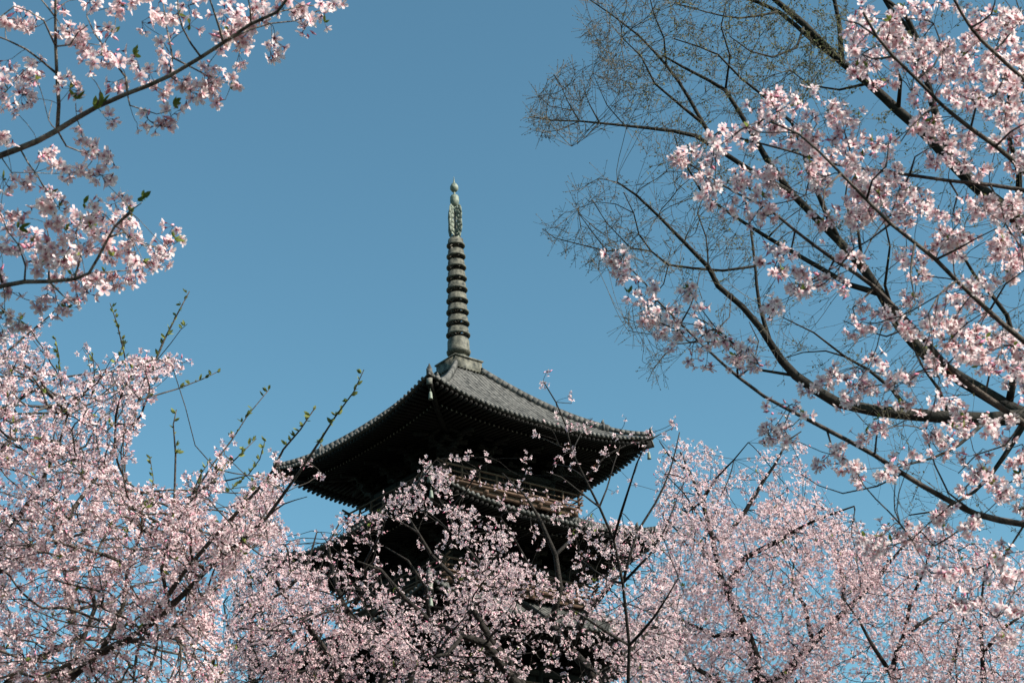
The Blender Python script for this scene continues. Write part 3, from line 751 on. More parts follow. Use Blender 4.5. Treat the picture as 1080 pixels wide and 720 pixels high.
P2 = [(-50, 352), (0, 358), (40, 375), (70, 392), (110, 396), (140, 373), (168, 377), (190, 376), (185, 392), (160, 405), (150, 440), (140, 465), (130, 500), (-50, 480)]
P3 = [(190, 500), (212, 505), (232, 480), (244, 462), (240, 490), (228, 520), (215, 545), (180, 545)]
P4 = [(222, 560), (250, 530), (272, 508), (286, 500), (296, 520), (288, 545), (300, 560), (270, 585), (240, 605)]
P5 = [(-10, 355), (20, 340), (40, 352), (20, 380), (-10, 390)]
pts = region([(P1, 3000), (P2, 640), (P3, 70), (P4, 230), (P5, 20), ([(-50, 360), (-50, 860), (-200, 850), (-320, 720), (-320, 480), (-200, 330), (-120, 310)], 1100)], 8.6, 11.2, 1.5, -.26)
ex = np.array([(86, 367, 5), (99, 380, 5), (115, 380, 4), (142, 378, 8), (150, 385, 8), (178, 380, 8), (188, 383, 7), (155, 415, 8), (48, 375, 8), (35, 350, 5), (12, 352, 9), (337, 496, 6), (322, 484, 4), (288, 478, 5), (305, 500, 6), (295, 492, 5), (240, 465, 7), (235, 480, 7), (50, 340, 4)])
pts = np.concatenate([pts, blob_points(ex, 9.2, 2.0, .01)])
T.twigs(pts, .0018, bf=.6, sub=3, sides=4)
dress(T, pts, 5.2, .045, .0222, 1, pink=0.0, budf=.10, leaff=.07, leafs=.035)
# green bud shoots
L = []; D = []
for px in [[(147, 420), (163, 383), (173, 360), (187, 330), (198, 306)], [(137, 405), (132, 373), (125, 343), (117, 321)], [(187, 410), (213, 400), (232, 391)], [(187, 480), (183, 448), (186, 432)], [(223, 510), (249, 483), (268, 463)],
           [(245, 462), (260, 438), (284, 411)], [(337, 468), (355, 440), (372, 415), (382, 391)], [(300, 472), (318, 452), (333, 430)], [(134, 508), (134, 512)], [(190, 348), (197, 342)], [(150, 395), (158, 380), (145, 390)]] + SH:
    X, Y, Dp = proj(T.P)
    for a, b in zip(px[:-1], px[1:]):
        m = max(2, int(math.hypot(b[0] - a[0], b[1] - a[1]) / 5.5))
        for t in np.arange(m) / m + .5 / m:
            qx = a[0] + (b[0] - a[0]) * t; qy = a[1] + (b[1] - a[1]) * t; j = int(np.argmin((X - qx) ** 2 + (Y - qy) ** 2)); L.append(at(qx, qy, Dp[j]) if math.hypot(X[j] - qx, Y[j] - qy) < 14 else T.P[j])
            D.append(UP * .9 + RT * rng.choice([-.8, .8]) + rng.normal(0, .35, 3))
L = np.repeat(np.array(L), 3, 0); D = np.repeat(np.array(D), 3, 0) + rng.normal(0, .35, (len(D) * 3, 3))
leaves(T, L, D, .038, (.09, .115, .04), (.25, .27, .09))

# === distant slim cherry seen through the lower left gap ===
T = Tree('cherry_tree', (-3.6, 22.8), 'small far cherry in the blue gap at the bottom, left of the pagoda', M_barkd)
T.trunk([(-3.6, 22.8, 0), (-3.55, 22.8, 2.5), at(262, 800, 22.5), at(266, 720, 22.5), at(264, 650, 22.5), at(262, 600, 22.6)], .14, .03)
for px in [[(264, 700), (285, 660), (290, 630)], [(266, 690), (240, 660), (236, 635)], [(264, 660), (275, 630), (280, 605)], [(264, 650), (250, 625), (245, 600)]]: T.limb(px, .03, .01)
pts = region([([(225, 800), (230, 660), (245, 610), (262, 590), (282, 600), (298, 650), (305, 800)], 900)], 21.4, 23.6, .8, -.05, 3)
T.twigs(pts, .003, bf=.6, sub=2, sides=3)
dress(T, pts, 3.2, .06, .021, 2, pink=.15, ped=False, leaff=.05, leafs=.04)

# === cherry left of centre, pink, in front of the pagoda's lower left ===
T = Tree('cherry_tree', (-1.6, 15.2), 'dense pink cherry left of centre, its top covering the lower left eave of the pagoda', M_barkd)
T.trunk([(-1.6, 15.2, 0), (-1.55, 15.2, 1.8), at(385, 900, 14.6), at(380, 800, 14.8)], .22, .12)
T.limb([(380, 800), (370, 750), (357, 713), (337, 677), (317, 647), (300, 623), (285, 600), (300, 575)], .07, .008, d1=14.0)
for px, ra, rb in [([(370, 750), (395, 735), (407, 713), (390, 680), (363, 647), (350, 610), (345, 575), (360, 548)], .06, .006), ([(337, 677), (300, 670), (270, 660), (255, 640)], .03, .006), ([(363, 647), (385, 620), (385, 590), (400, 560), (405, 545)], .025, .006),
                   ([(300, 623), (322, 600), (330, 575), (335, 560)], .02, .005), ([(385, 790), (420, 740), (440, 700), (430, 670), (405, 640), (400, 610)], .05, .006), ([(357, 713), (320, 715), (285, 700), (270, 720)], .04, .006), ([(317, 647), (345, 640), (370, 615)], .02, .006)]: T.limb(px, ra, rb)
pts = region([([(245, 620), (262, 590), (292, 566), (310, 560), (318, 585), (335, 605), (352, 625), (372, 645), (395, 655), (420, 662), (445, 700), (450, 800), (240, 800), (235, 700), (240, 660)], 2700),
              ([(322, 575), (355, 545), (375, 537), (400, 545), (410, 590), (405, 640), (372, 640), (340, 605)], 120)], 13.2, 16.0, 1.1, -.25, 11)
T.twigs(pts, .0022, bf=.6, sub=3, sides=4)
dress(T, pts, 4.8, .05, .0225, 1, pink=.16, ped=False, budf=.08, leaff=.04, leafs=.035)

# === cherry in the middle, in front of the pagoda body ===
T = Tree('cherry_tree', (0.8, 15.5), 'pale cherry at bottom centre whose clustered blossoms stand against the black pagoda body', M_barkd)
T.trunk([(0.8, 15.5, 0), (0.75, 15.5, 1.8), at(600, 900, 15.0), at(590, 820, 15.2)], .25, .14)
T.limb([(590, 820), (560, 750), (533, 710), (513, 680), (487, 670), (453, 653), (425, 628), (400, 600), (375, 590)], .085, .008, d1=14.2)
for px, ra, rb in [([(590, 820), (610, 760), (633, 722), (600, 683), (580, 657), (540, 630), (510, 600), (485, 570), (470, 540)], .075, .008), ([(560, 750), (547, 717), (530, 693), (515, 675), (495, 640), (480, 610), (455, 585), (440, 560), (425, 535)], .05, .007),
                   ([(600, 683), (615, 650), (640, 620), (660, 595), (690, 575), (705, 560)], .04, .006), ([(487, 670), (470, 690), (445, 690)], .03, .006), ([(580, 657), (590, 620), (585, 585), (570, 550), (555, 525), (530, 500)], .035, .006),
                   ([(425, 535), (440, 510), (452, 492), (460, 484)], .012, .004), ([(470, 540), (490, 520), (505, 498), (520, 485)], .012, .004), ([(440, 560), (415, 545), (398, 538)], .01, .004), ([(585, 585), (610, 560), (625, 540)], .02, .005),
                   ([(453, 653), (450, 620), (430, 590), (405, 575)], .02, .005), ([(633, 722), (660, 690), (690, 660), (700, 630)], .04, .006), ([(540, 630), (560, 600), (545, 570), (530, 545)], .02, .005), ([(515, 675), (550, 665), (590, 640)], .02, .006)]: T.limb(px, ra, rb)
MA = [(395, 540), (420, 520), (440, 495), (455, 484), (475, 500), (505, 505), (530, 495), (560, 515), (600, 530), (640, 550), (690, 555), (705, 575), (690, 600), (650, 610), (640, 640), (560, 600), (500, 590), (450, 560)]
MB_ = [(440, 560), (500, 585), (560, 600), (640, 630), (700, 600), (720, 640), (720, 800), (440, 800), (430, 700), (410, 650), (400, 620), (450, 620)]
MC = [(395, 590), (440, 570), (470, 610), (440, 650), (400, 640)]
pts = region([(MA, 440), (MB_, 2300), (MC, 15)], 13.6, 16.6, 1.1, -.04, 23)
X, Y, _d = proj(pts)
gap = np.zeros(len(pts))
for q in ([(398, 560), (425, 540), (470, 545), (490, 590), (465, 640), (430, 660), (400, 625)], [(540, 545), (600, 550), (660, 570), (650, 605), (580, 600), (545, 585)], [(470, 505), (520, 520), (560, 540), (540, 560), (480, 535)]): gap = np.maximum(gap, inpoly(X, Y, q) * .68)
pts = pts[rng.random(len(pts)) > gap]
ex = [(450, 484, 6), (462, 497, 8), (470, 490, 7), (505, 495, 6), (515, 485, 5), (497, 503, 6), (550, 500, 6), (445, 508, 6), (436, 520, 6), (430, 530, 6), (420, 540, 6), (412, 525, 5), (400, 545, 7), (478, 482, 3), (465, 585, 9), (480, 560, 8), (540, 545, 8), (500, 540, 8), (492, 480, 3), (558, 482, 4)]
pts = np.concatenate([pts, blob_points(ex, 14.5, 2.2, .01)])
T.twigs(pts, .0020, bf=.55, sub=3, sides=4)
dress(T, pts, 5.6, .054, .0225, 1, pink=.0, ped=False, budf=.07, leaff=.03, leafs=.035)

# === slender young cherry with a straight thin stem ===
T = Tree('cherry_tree', (0.95, 12.6), 'slender young cherry, one thin straight stem, sparse shoots crossing the right end of the roof', M_barkd)
T.trunk([(0.95, 12.6, 0), (0.95, 12.6, 1.6), at(664, 900, 12.2), at(662, 800, 12.3), at(662, 720, 12.3), at(663, 680, 12.3), at(657, 613, 12.3), at(648, 567, 12.3), at(633, 533, 12.2), at(617, 503, 12.2), at(603, 475, 12.2), at(596, 448, 12.2), at(585, 425, 12.2), at(573, 402, 12.2)], .031, .004)
for px, ra, rb in [([(650, 575), (655, 540), (664, 512), (672, 490), (682, 470)], .012, .004), ([(655, 600), (672, 560), (690, 530), (705, 495), (716, 455)], .012, .004), ([(657, 613), (685, 585), (700, 560), (712, 530)], .012, .004), ([(663, 680), (690, 650), (715, 610)], .015, .005),
                   ([(605, 480), (590, 470), (575, 462), (562, 460)], .005, .002), ([(600, 462), (580, 452), (568, 448)], .004, .002), ([(617, 503), (640, 480), (660, 470), (690, 460), (708, 450)], .008, .003), ([(603, 475), (615, 455), (625, 442)], .005, .002), ([(590, 435), (603, 425), (604, 415)], .003, .002),
                   ([(633, 533), (612, 520), (590, 505), (575, 500)], .008, .003), ([(612, 495), (600, 492), (585, 490)], .004, .002), ([(640, 545), (640, 515), (648, 490), (655, 470)], .008, .003), ([(663, 690), (630, 660), (600, 640)], .015, .005), ([(660, 640), (640, 610), (615, 590)], .012, .004)]: T.limb(px, ra, rb)
ex = [(575, 404, 4), (576, 391, 3), (573, 407, 4), (602, 416, 5), (590, 432, 5), (598, 442, 7), (585, 441, 7), (563, 458, 5), (570, 450, 5), (605, 455, 8), (612, 448, 7), (620, 440, 5), (622, 455, 6), (600, 470, 5), (608, 480, 5), (605, 495, 7), (597, 500, 6), (590, 485, 5), (580, 500, 5), (638, 470, 7), (645, 480, 7), (650, 462, 6), (655, 472, 7), (660, 440, 4), (668, 462, 6), (680, 458, 6), (690, 456, 7), (698, 462, 6), (705, 452, 5), (712, 446, 4), (683, 470, 6), (675, 480, 5), (630, 490, 5), (618, 500, 4), (556, 500, 4), (650, 520, 5), (665, 505, 5), (690, 500, 6), (700, 520, 6), (638, 555, 8), (660, 560, 7), (680, 565, 8), (615, 545, 7), (600, 525, 5), (712, 480, 6)]
pts = blob_points(ex, 12.2, 1.9, .01)
pts = np.concatenate([pts, region([([(600, 560), (720, 540), (730, 700), (600, 700)], 260)], 11.6, 13.2, 1.1, -.1, 31)])
T.twigs(pts, .0016, bf=.55, sub=4, sides=4)
dress(T, pts, 3.8, .036, .0215, 1, pink=.0, ped=True, budf=.12, leaff=.03, leafs=.03)

# === cherry wood right of the pagoda (two trees) ===
T = Tree('cherry_tree', (3.1, 19.4), 'broad pale cherry right of the pagoda with a dark forked trunk, behind the foreground branches', M_barkd)
T.trunk([(3.1, 19.4, 0), (3.05, 19.4, 2.2), at(812, 900, 18.8), at(806, 800, 19.0)], .3, .16)
T.limb([(806, 800), (800, 720), (790, 665), (760, 607), (750, 567), (740, 530), (727, 500), (716, 478)], .10, .008, d1=18.4)
for px, ra, rb in [([(800, 720), (822, 718), (859, 678), (892, 645), (922, 616), (938, 595), (960, 570)], .075, .012), ([(775, 635), (770, 612), (787, 587), (820, 570), (855, 549), (900, 532)], .045, .008), ([(752, 575), (762, 570), (787, 537), (805, 507), (817, 490), (830, 465), (845, 455)], .035, .006),
                   ([(740, 530), (755, 505), (775, 485), (790, 465)], .02, .005), ([(755, 590), (735, 570), (715, 560), (700, 545)], .03, .006), ([(790, 665), (755, 670), (725, 655), (700, 640)], .04, .008), ([(859, 678), (850, 640), (835, 610), (840, 580)], .03, .007),
                   ([(800, 750), (760, 720), (730, 700), (690, 690)], .05, .01), ([(727, 500), (705, 480), (695, 465)], .015, .005), ([(745, 550), (720, 520), (700, 500)], .015, .005), ([(892, 645), (890, 610), (880, 580), (885, 560)], .025, .007), ([(740, 530), (725, 540), (700, 530)], .015, .005)]: T.limb(px, ra, rb)
RA = [(690, 510), (700, 475), (730, 465), (765, 480), (775, 500), (760, 530), (790, 545), (820, 520), (860, 530), (900, 545), (940, 580), (930, 640), (880, 680), (870, 800), (660, 800), (655, 650), (700, 590)]
RB = [(770, 500), (800, 475), (830, 440), (850, 470), (850, 500), (880, 525), (850, 545), (800, 540)]
pts = region([(RA, 5600), (RB, 260)], 17.0, 21.0, .9, -.26, 41)
X, Y, _d = proj(pts); pts = pts[rng.random(len(pts)) < np.clip((Y - 440) / 120, .3, 1)]
T.twigs(pts, .0017, bf=.6, sub=3, sides=3)
dress(T, pts, 5.4, .068, .0265, 1, pink=.02, ped=False, budf=.06, leaff=.03, leafs=.04)
T = Tree('cherry_tree', (4.9, 18.8), 'pale cherry at the lower right corner, sky showing between its thin upright stems', M_barkd)
T.trunk([(4.9, 18.8, 0), (4.85, 18.8, 2.4), at(1000, 880, 18.3), at(985, 790, 18.4)], .22, .12)
T.limb([(985, 790), (960, 750), (938, 711), (951, 670), (959, 632), (975, 600), (985, 570)], .06, .01, d1=17.8)
for px, ra, rb in [([(985, 790), (1034, 740), (1034, 690), (1034, 637), (1040, 600), (1060, 570)], .05, .008), ([(938, 711), (920, 680), (905, 650), (890, 630)], .03, .008), ([(951, 670), (975, 655), (1000, 640), (1015, 600)], .025, .007), ([(1034, 690), (1060, 660), (1090, 640)], .03, .008), ([(960, 750), (1000, 710), (1012, 660), (1020, 640)], .03, .008), ([(985, 790), (1080, 760), (1110, 720), (1120, 660)], .05, .01)]: T.limb(px, ra, rb)
pts = region([([(880, 600), (930, 560), (1000, 560), (1120, 590), (1130, 800), (860, 800), (860, 690)], 3900), ([(1120, 560), (1250, 580), (1330, 700), (1280, 850), (1120, 860)], 900)], 16.5, 20.0, .9, -.14, 51)
T.twigs(pts, .0017, bf=.6, sub=3, sides=3)
dress(T, pts, 5.0, .068, .0260, 1, pink=.02, ped=False, budf=.06, leaff=.03, leafs=.04)

# === foreground cherry entering from the right edge ===
T = Tree('cherry_tree', (2.9, 5.5), 'near cherry with long arching branches of big pink-white clumps, before the bare tree', M_bark)
rt = at(1200, 620, 5.9)
T.trunk([(2.9, 5.5, 0), (2.85, 5.5, 1.1), (2.6, 5.55, 2.0), rt], .16, .07)
T.trunk([rt, at(1190, 480, 5.9), at(1180, 340, 6.0), at(1170, 200, 6.0), at(1150, 60, 6.1)], .055, .02, 'limb')
T.limb([(1200, 620), (1140, 575), (1080, 553), (1030, 541), (972, 510), (922, 478), (872, 451), (805, 418), (778, 398), (747, 370), (716, 339), (692, 316), (680, 300), (664, 284), (652, 270)], .015, .0025, d1=6.4)
T.limb([(1188, 450), (1130, 400), (1080, 357), (1047, 327), (1013, 297), (990, 274), (967, 255), (940, 236), (913, 212), (885, 182), (863, 160), (842, 142), (815, 130)], .015, .003, d1=5.2)
T.limb([(1190, 500), (1130, 470), (1080, 447), (1040, 418), (1000, 385), (960, 345), (920, 305), (880, 275), (840, 245), (805, 219), (775, 205), (745, 185), (720, 168)], .015, .003, d1=6.2)
T.limb([(1176, 250), (1120, 215), (1080, 180), (1050, 153), (1023, 132), (993, 107), (967, 83), (942, 60), (925, 40), (910, 15)], .014, .004, d1=5.3)
T.limb([(1180, 300), (1130, 215), (1080, 201), (1043, 195), (1000, 188), (960, 183), (915, 178), (870, 170), (835, 160), (795, 150), (760, 140)], .012, .003, d1=5.9)
T.limb([(1165, 170), (1120, 120), (1080, 85), (1050, 53), (1027, 28), (1007, -4), (995, -30)], .012, .004, d1=5.2)
for px in [[(972, 510), (950, 500), (925, 512), (890, 520), (865, 512), (845, 500)], [(1030, 541), (1000, 520), (985, 490), (975, 455), (985, 425), (990, 400)], [(922, 478), (925, 455), (940, 450), (960, 440)], [(872, 451), (880, 480), (900, 500)], [(778, 398), (795, 385), (800, 360), (790, 340)],
           [(747, 370), (755, 350), (770, 335), (772, 310)], [(716, 339), (728, 325), (735, 305), (738, 285)], [(967, 255), (960, 290), (965, 320), (945, 340)], [(1013, 297), (990, 310), (980, 330), (985, 350)], [(1047, 327), (1060, 300), (1080, 285), (1075, 250)], [(913, 212), (920, 190), (935, 175), (938, 150)],
           [(885, 182), (870, 200), (868, 220), (880, 235)], [(990, 274), (1010, 262), (1030, 250), (1050, 240)], [(940, 236), (920, 250), (900, 262)], [(805, 219), (790, 235), (795, 250)], [(840, 245), (835, 262), (820, 275), (815, 290)], [(880, 275), (870, 295), (850, 300), (835, 292)], [(920, 305), (900, 325), (905, 345)],
           [(960, 345), (935, 355), (915, 350), (890, 340)], [(1000, 385), (975, 390), (950, 400), (930, 395)], [(1040, 418), (1045, 390), (1060, 365), (1062, 340)], [(1023, 132), (1030, 110), (1050, 100), (1060, 80)], [(993, 107), (975, 120), (960, 135), (950, 150)], [(967, 83), (985, 70), (995, 50), (985, 25)], [(942, 60), (920, 62), (900, 52)],
           [(1050, 153), (1065, 140), (1085, 130)], [(1050, 53), (1065, 35), (1075, 10)], [(1027, 28), (1045, 15), (1050, -10)], [(835, 160), (850, 150), (862, 130), (850, 105)], [(795, 150), (800, 130), (820, 118)], [(1000, 188), (1010, 205), (1005, 225), (1015, 240)], [(960, 183), (965, 165), (980, 155)], [(1043, 195), (1055, 215), (1060, 235)],
           [(1030, 541), (1010, 560), (985, 575), (960, 570)], [(1080, 553), (1060, 585), (1030, 600), (1000, 598)], [(1140, 575), (1100, 600), (1070, 625), (1050, 650)], [(1080, 447), (1060, 470), (1030, 480), (1010, 500)], [(1130, 470), (1090, 500), (1060, 510), (1040, 505)], [(870, 170), (855, 185), (850, 205)], [(925, 40), (905, 25), (890, 22)], [(1075, 250), (1100, 230), (1090, 200)],
           [(692, 316), (685, 325), (675, 330)], [(664, 284), (655, 290), (650, 300)]]: T.limb(px, .0042, .0016)
RR = [(652,272,11),(645,268,8),(660,282,9),(655,290,7),(672,300,8),(690,308,8),(663,312,7),(680,318,7),(700,322,6),(683,335,8),(705,335,9),(720,308,8),(728,302,8),(735,320,7),(718,350,6),(697,350,8),(710,365,6),(700,338,6),(745,345,9),(757,350,8),(768,362,10),(775,372,9),(732,355,7),(750,365,7),(785,370,8),(762,380,7),(745,385,7),(732,378,6),(778,390,7),(800,380,5),
 (722,168,11),(735,180,9),(728,155,9),(745,172,9),(742,192,10),(755,200,9),(770,210,8),(780,222,8),(765,222,7),(745,207,7),(775,190,9),(790,195,9),(800,205,8),(812,212,9),(815,190,10),(805,180,9),(822,182,9),(830,205,7),(795,232,7),(810,230,5),
 (765,150,10),(755,145,8),(775,140,9),(790,135,10),(785,150,9),(800,120,10),(812,115,9),(810,100,10),(820,108,8),(815,135,12),(835,130,10),(828,148,11),(845,140,11),(855,135,12),(862,150,12),(850,160,11),(840,110,8),(850,100,7),(868,98,7),(855,180,14),(862,190,11),(850,175,10),(872,165,9),(882,150,9),(890,160,10),(900,125,10),(893,135,9),(905,140,8),(888,115,7),(880,120,7),(895,172,9),(900,185,8),(865,240,9),(880,228,8),
 (905,10,10),(898,25,10),(915,20,11),(925,30,13),(935,20,10),(945,25,11),(940,40,12),(930,50,11),(950,45,9),(912,40,9),(900,45,8),(920,60,10),(905,75,9),(910,70,8),(925,58,8),(895,50,8),(960,65,8),(952,72,8),(965,60,8),(975,20,8),(980,5,8),(975,40,9),(982,55,9),(990,45,8),(1000,50,10),(1010,55,9),(1015,45,9),(995,65,10),(1020,60,9),(1005,75,9),(985,75,9),(975,70,8),(1030,75,11),(1045,70,9),(1020,85,9),(1040,90,8),(1000,95,9),(1010,100,9),(985,95,7),(1025,100,8),(1050,100,9),(1060,105,9),(1070,95,8),(1040,110,9),(1055,120,9),(1035,20,9),(1045,30,8),(1055,12,8),(1065,40,9),(1060,25,8),(1075,20,9),(1078,55,8),(1070,60,8),(1080,75,9),(1060,60,8),(1055,85,7),(1030,35,8),(1020,10,6),
 (930,80,8),(940,90,6),(960,100,7),(970,105,8),(975,125,10),(985,130,10),(978,140,9),(965,135,8),(1002,160,9),(1010,165,8),(1000,150,8),(990,170,8),(1015,175,7),(1055,130,9),(1070,140,8),(1060,150,7),(1078,120,8),
 (912,195,15),(905,205,12),(920,210,12),(910,225,13),(925,200,12),(935,215,13),(945,225,12),(955,215,11),(960,200,10),(950,195,9),(940,180,9),(930,190,10),(965,225,11),(955,235,9),(975,210,8),(895,220,10),(900,235,9),(890,225,9),(870,232,8),(905,165,7),(920,165,8),(915,150,7),(935,155,7),(985,225,7),(990,240,9),(1000,245,10),(1012,252,9),(1005,262,8),(995,255,9),(985,262,7),(950,270,6),(960,278,7),(970,285,5),(1018,228,8),(1030,222,8),(1045,235,8),(1040,215,8),(1025,205,7),(1060,220,8),(1075,205,8),(1070,228,8),(1055,255,8),(1065,270,9),(1078,260,8),(1072,282,9),(1060,285,8),(1050,270,7),(1080,240,8),
 (808,272,8),(815,265,8),(825,278,9),(835,285,9),(845,290,10),(838,300,9),(850,305,9),(860,295,8),(870,300,7),(830,265,7),(840,310,7),(880,290,7),(890,275,6),(895,300,7),(905,320,7),(912,340,8),(925,330,6),(900,345,6),(805,315,7),(812,325,6),(818,318,5),(910,275,6),(895,262,6),
 (975,340,11),(985,345,10),(990,335,9),(1000,345,10),(1005,360,11),(1015,355,10),(1020,370,11),(1030,365,10),(1010,375,11),(1000,370,9),(1025,345,9),(1035,350,10),(1045,360,10),(1040,375,10),(1030,385,10),(1050,385,9),(1060,375,9),(1055,350,8),(1070,390,10),(1078,400,9),(1065,405,8),(1070,360,7),(990,320,7),(1005,310,7),(1020,320,8),(1030,310,7),(1045,300,8),(960,350,8),(950,345,7),(965,360,7),(990,365,8),(985,380,8),(975,390,7),(1000,395,7),(1015,395,8),(960,395,8),(945,400,6),(935,385,6),(920,375,5),(905,385,5),(1035,330,6),
 (885,395,8),(895,400,8),(905,410,8),(915,405,7),(870,405,6),(850,410,5),(925,415,7),(890,420,6),(830,425,6),(812,432,8),(822,450,9),(815,455,8),(830,460,7),(850,440,6),(925,455,8),(918,460,8),(930,450,6),(880,475,8),(872,480,7),(890,485,8),(900,495,8),(865,490,6),(910,505,7),(935,500,7),(945,495,8),(960,485,7),(955,470,6),(1030,500,10),(1040,495,9),(1025,512,8),(1050,505,8),(1070,490,9),(1075,505,8),(1060,520,7),(1015,480,8),(1000,465,8),(985,455,8),(1010,450,7),(990,480,7),(1040,470,7),(1060,460,7),(1075,470,6),(1000,430,8),(1015,440,7),(970,430,6),(955,425,6),(1035,440,6),(1000,410,7),(985,415,6),
 (1000,530,7),(985,545,8),(995,560,8),(970,560,7),(950,550,8),(930,560,9),(915,575,14),(925,580,10),(940,575,8),(955,575,8),(975,580,8),(1050,575,8),(1060,580,8),(1045,590,8),(1020,560,7),(1035,605,7),(1060,610,8),(1030,625,8),(1015,638,8),(1020,630,7),(1070,640,8),(1060,670,10),(1070,675,9),(1078,655,8),(1000,600,8),(1015,595,7),(1078,600,8),(980,600,6),(990,615,6),(1050,640,6)]
RX = [(x_, y_, rng.uniform(7, 10)) for x_, y_ in zip(*sample_poly([(900, 0), (1090, 0), (1090, 420), (1000, 400), (930, 330), (960, 240), (1000, 130), (930, 60)], 48))]
RX += [(x_, y_, rng.uniform(6, 9)) for x_, y_ in zip(*sample_poly([(860, 400), (1090, 400), (1090, 680), (1060, 640), (1010, 560), (960, 540), (960, 490), (900, 470)], 24))]
for px in [[(1190, 480), (1240, 400), (1290, 330), (1330, 250)], [(1180, 340), (1230, 260), (1270, 170), (1290, 80)], [(1170, 200), (1210, 120), (1230, 30), (1240, -60)], [(1150, 60), (1130, -20), (1100, -90), (1060, -140)], [(1200, 620), (1270, 580), (1340, 520)], [(1150, 60), (1190, -30), (1200, -120)]]: T.limb(px, .018, .003)
pts = np.concatenate([blob_points(RR + RX, 5.8, 1.9, .03), region([([(1100, 640), (1095, 0), (1090, -30), (900, -30), (1000, -150), (1200, -170), (1330, -40), (1390, 200), (1370, 480), (1300, 620), (1180, 660)], 300)], 5.2, 6.9, 2.2, -.1, 73)])
T.twigs(pts, .0010, bf=.55, sub=4, sides=5)
dress(T, pts, 6.0, .032, .0208, 0, pink=.0, budf=.14, leaff=.25, leafs=.026, droop=.4)

